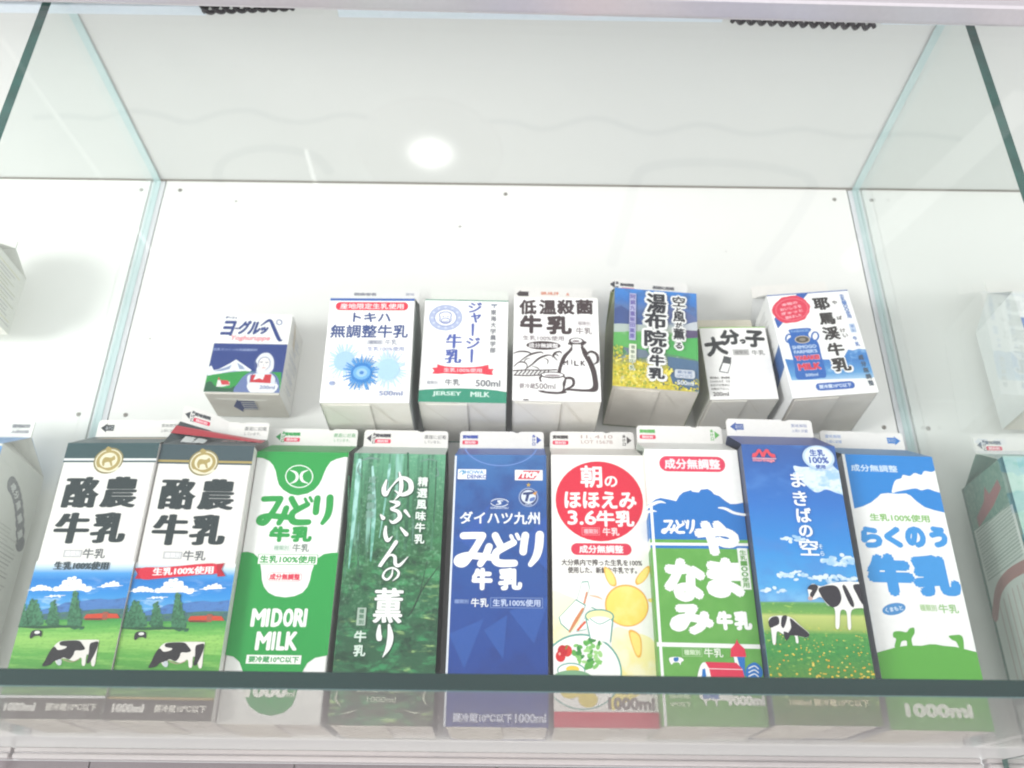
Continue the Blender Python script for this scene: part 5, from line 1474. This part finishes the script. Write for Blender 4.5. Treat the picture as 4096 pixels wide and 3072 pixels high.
up_ = [
 ('tok', art_crowns(), (-0.1140, 0.0028, 0.2373), (-.1, -.9, .5), 70, 98.4, dict(fin_art=ta, fin='#f1f1ef', roof='#f4f4f2', side='#e9e8e6'),
  'white half litre carton with blue milk crown splashes and red pill banner'),
 ('jer', art_jersey(), (-0.0378, 0.0102, 0.2424), (.3, .3, .2), 70, 96.5, dict(fin_art=tj, fin='#eef1ea', roof='#eef2ee', side='#2f7f68'),
  'white half litre carton with round cow emblem and green foot band'),
 ('tei', art_jugs(), (0.0368, 0.0032, 0.2411), (-.5, .4, .2), 70, 98.9, dict(fin_art=te, finh=16.5, ridge=22, side='#e6e4dd'),
  'white half litre carton with dark brown line drawing of churn and bread'),
 ('yuf', art_village(), (0.1175, 0.0145, 0.2591), (-.2, 3.7, .9), 70, 95.7, dict(fin_art=ty, side='#7f8a5a', roof='#5a86b8', base=M_BASE2),
  'half litre carton with yellow flower field photo under blue hills'),
 ('oit', art_small(), (0.1930, 0.0306, 0.2591), (-.3, -2.4, 1.5), 57, 68.1, dict(side='#d9d8cf', finh=10, ridge=17, fin='#f0ead8', roof='#eef2e6'),
  'smallest white gable carton with black slanted lettering and bottle drawing'),
 ('yab', art_churn(), (0.2628, 0.0156, 0.2559), (-.9, -4.7, -1.4), 70, 101.4, dict(side='#e9eaea', roof='#f2f2f0', finh=13, fin='#f4f1ec', left='churn', base=M_BASE2),
  'tilted white half litre carton with blue churn and red wax seal'),
]
for k, art, loc, rot, w, h, kw, lab in up_:
    if kw.get('left') == 'churn':
        la = Art(70, 101.4)
        la.mm([(-35, 18), (35, 30), (35, 52), (-10, 44), (-35, 36)], '#2f5f9f')
        random.seed(8)
        for i in range(16):
            la.rect(random.uniform(-6, 6), 56+i*2.5, random.uniform(26, 50), .9, '#b9b9bb')
        kw['left'] = la
    kw['d'] = min(84, (WY-loc[1])*1000-1.5)
    gable_carton('milk_carton', lab, G2, loc, tuple(DG(a) for a in rot), w, h, art, **kw)

# brick shaped drink carton
bx = empty('drink_carton', (-0.2253, 0.0443, 0.2669))
bx.rotation_mode = 'YXZ'; bx.rotation_euler = (DG(-2.0), DG(0.7), DG(-0.6))
tag(bx, 'small navy and white brick shaped drink carton with a headscarf woman', 'drink carton', G2)
m = MB()
w2, d2, hh = .032, .0425, .0796
m.box((-w2, 0, 0), (w2, d2, hh), paint('#e4e4e1'), 0.0009)
art_yoghurt().into(m, front_fn(64, d2*1000))
sa = Art(d2*1000, 79.6)
random.seed(6)
for i in range(26): sa.rect(random.uniform(-4, 4), 10+i*2.3, random.uniform(10, 30), .8, random.choice(['#b3b8c4', '#c9c9c6', '#9aa3b8']))
sa.poly([(-12, 79), (-4, 70), (0, 52), (-8, 56)], '#c9bfae')
sa.into(m, right_fn(64, d2*1000))
m.build('body', bx)
m = MB()
m.box((-w2*.985, .0012, -.0012), (w2*.985, d2-.0012, 0.0004), M_BASE2, 0.0004)
m.add([(-w2, .0008, .0002), (w2, .0008, .0002), (w2*.55, .012, -.0016), (-w2*.7, .010, -.0016)], [(0, 1, 2, 3)], M_BASE)
ba = Art(64, 42)
ba.mm([(-12, 22), (-6, 32), (-5, 27), (8, 27), (8, 12), (-5, 12), (-6, 10)], '#243a78')
for i in range(4): ba.mm([(-4, 14+i*3.6), (9, 14+i*3.6), (9, 15.4+i*3.6), (-4, 15.4+i*3.6)], '#d9d8d4')
ba.into(m, lambda u, v, e: (u/1000, v/1000*d2/.042*0.98, -0.0017-e/1000))
m.build('base', bx)

# ================================================================== neighbours seen through the dividers
ls = Art(69.2, 197)
random.seed(21)
ls.mm([(-35, 0), (35, 0), (35, 197), (-35, 197)], '#dfdeda')
for i in range(9):
    t = i/8
    ls.ell(-8+34*t, 176-30*t*t-6*t, 6.6, 6.6, '#6f7078')
for i, c in enumerate('成分無調整'):
    t = .1+i/5; ls.text(c, -8+34*t, 176-30*t*t-6*t, 7, 7, '#d9d9da', .4, rot=-30-20*t)
for i in range(40):
    ls.rect(random.uniform(-6, 8), 20+i*3.2, random.uniform(20, 46), 1.0, random.choice(['#b9b8b6', '#c6c5c1', '#aaa9a8']))
lf = Art(69.2, 197); lf.mm([(-35, 168), (35, 168), (35, 197), (-35, 197)], '#4a8fd0')
rl = Art(69.2, 21)
rl.mm([(-35, 0), (35, 0), (35, 21), (-35, 21)], '#4a90d2')
fa = Art(69.2, 15); fa.text('賞味期限', 24, 10, 15, 3.6, '#7f8088', .5); fa.text('上部記載', 24, 5, 15, 3, '#8f9098', .4)
gable_carton('milk_carton', 'grey white carton with blue top cut off at the left edge behind the divider', 'cartons in the neighbouring compartments',
             (-0.4205, 0.003, 0), (0, 0, 0), 69.2, 199, lf, side='#e2e1dc', rightart=ls, roof='#4a90d2', fin_art=fa)
rs = Art(69.2, 197)
TG = '#4f7f70'
rs.mm([(-35, 0), (35, 0), (35, 197), (-35, 197)], '#cfd6d0')
DF = photo('green_side', [(0, '#3f6f64'), (197, '#5f8f80')], noises=[((260, 260, 200), .45, .65, '#8fb0a0', .7, 31, None)])
rs.mm([(-35, 160), (35, 160), (35, 197), (-35, 197)], DF)
rs.mm([(-35, 0), (-31, 0), (-31, 197), (-35, 197)], '#3f6f62'); rs.mm([(31, 0), (35, 0), (35, 197), (31, 197)], '#3f6f62')
rs.poly([(-22, 160), (-22, 168), (-6, 176), (0, 186), (4, 178), (20, 184), (22, 176), (6, 168)], '#a5666a')
for i in range(16): rs.mm([(-28, 118+i*2.6), (28, 122+i*2.6), (28, 123.2+i*2.6), (-28, 119.2+i*2.6)], random.choice(['#8fa39a', '#a9b9b0', '#9aaca4']))
rs.stroke([(-30, 92), (-16, 108), (4, 114), (30, 114)], 9, '#a57572')
for i in range(7): rs.stroke([(-20+i*7.5, 98+min(i, 3)*2), (-20+i*7.5, 40)], 1.4, '#b9aca6')
rs.mm([(-31, 26), (31, 30), (31, 36), (-31, 32)], '#3f6f62'); rs.frame(-6, 16, 30, 14, '#3f6f62', '#dfe3df', 1); rs.text('牛乳', -6, 16, 20, 9, '#7f8f88', .5)
rf_ = Art(69.2, 197); rf_.mm([(-35, 0), (35, 0), (35, 197), (-35, 197)], photo('pale_green_front', [(0, '#7fb8a0'), (197, '#bfe0d6')], noises=[((90, 1, 150), .45, .65, '#8fc9b6', .7, 32, None)]))
gable_carton('milk_carton', 'dark green sided carton cut off at the right edge behind the divider', 'cartons in the neighbouring compartments',
             (0.4090, -0.001, 0), (0, 0, 0), 69.2, 193, rf_, side='#7f9f94', left=rs, roof='#bfd8ce', fin_art=fin_print(69.2, 15, 'left', '#6f757a'))
s1 = Art(57, 60)
for i in range(14): s1.rect(random.uniform(-4, 4), 6+i*3.6, random.uniform(16, 44), 1.1, random.choice(['#b3b49a', '#a9a9a6', '#c9c6a0']))
gable_carton('milk_carton', 'small grey carton cut off at the upper left edge above the blue topped one', 'cartons in the neighbouring compartments',
             (-0.4755, 0.006, 0.331), (0, 0, 0), 57, 60, None, side='#dcdcd4', rightart=s1, roof='#d9d9d2', finh=10, ridge=14)
s2 = Art(69, 98); s2.mm([(-35, 40), (35, 40), (35, 68), (-35, 72)], '#3a6fb8')
gable_carton('milk_carton', 'white and blue carton cut off at the upper right edge above the green one', 'cartons in the neighbouring compartments',
             (0.4610, 0.008, 0.256), (0, 0, 0), 69, 98, s2, side='#eceeed', left=None)
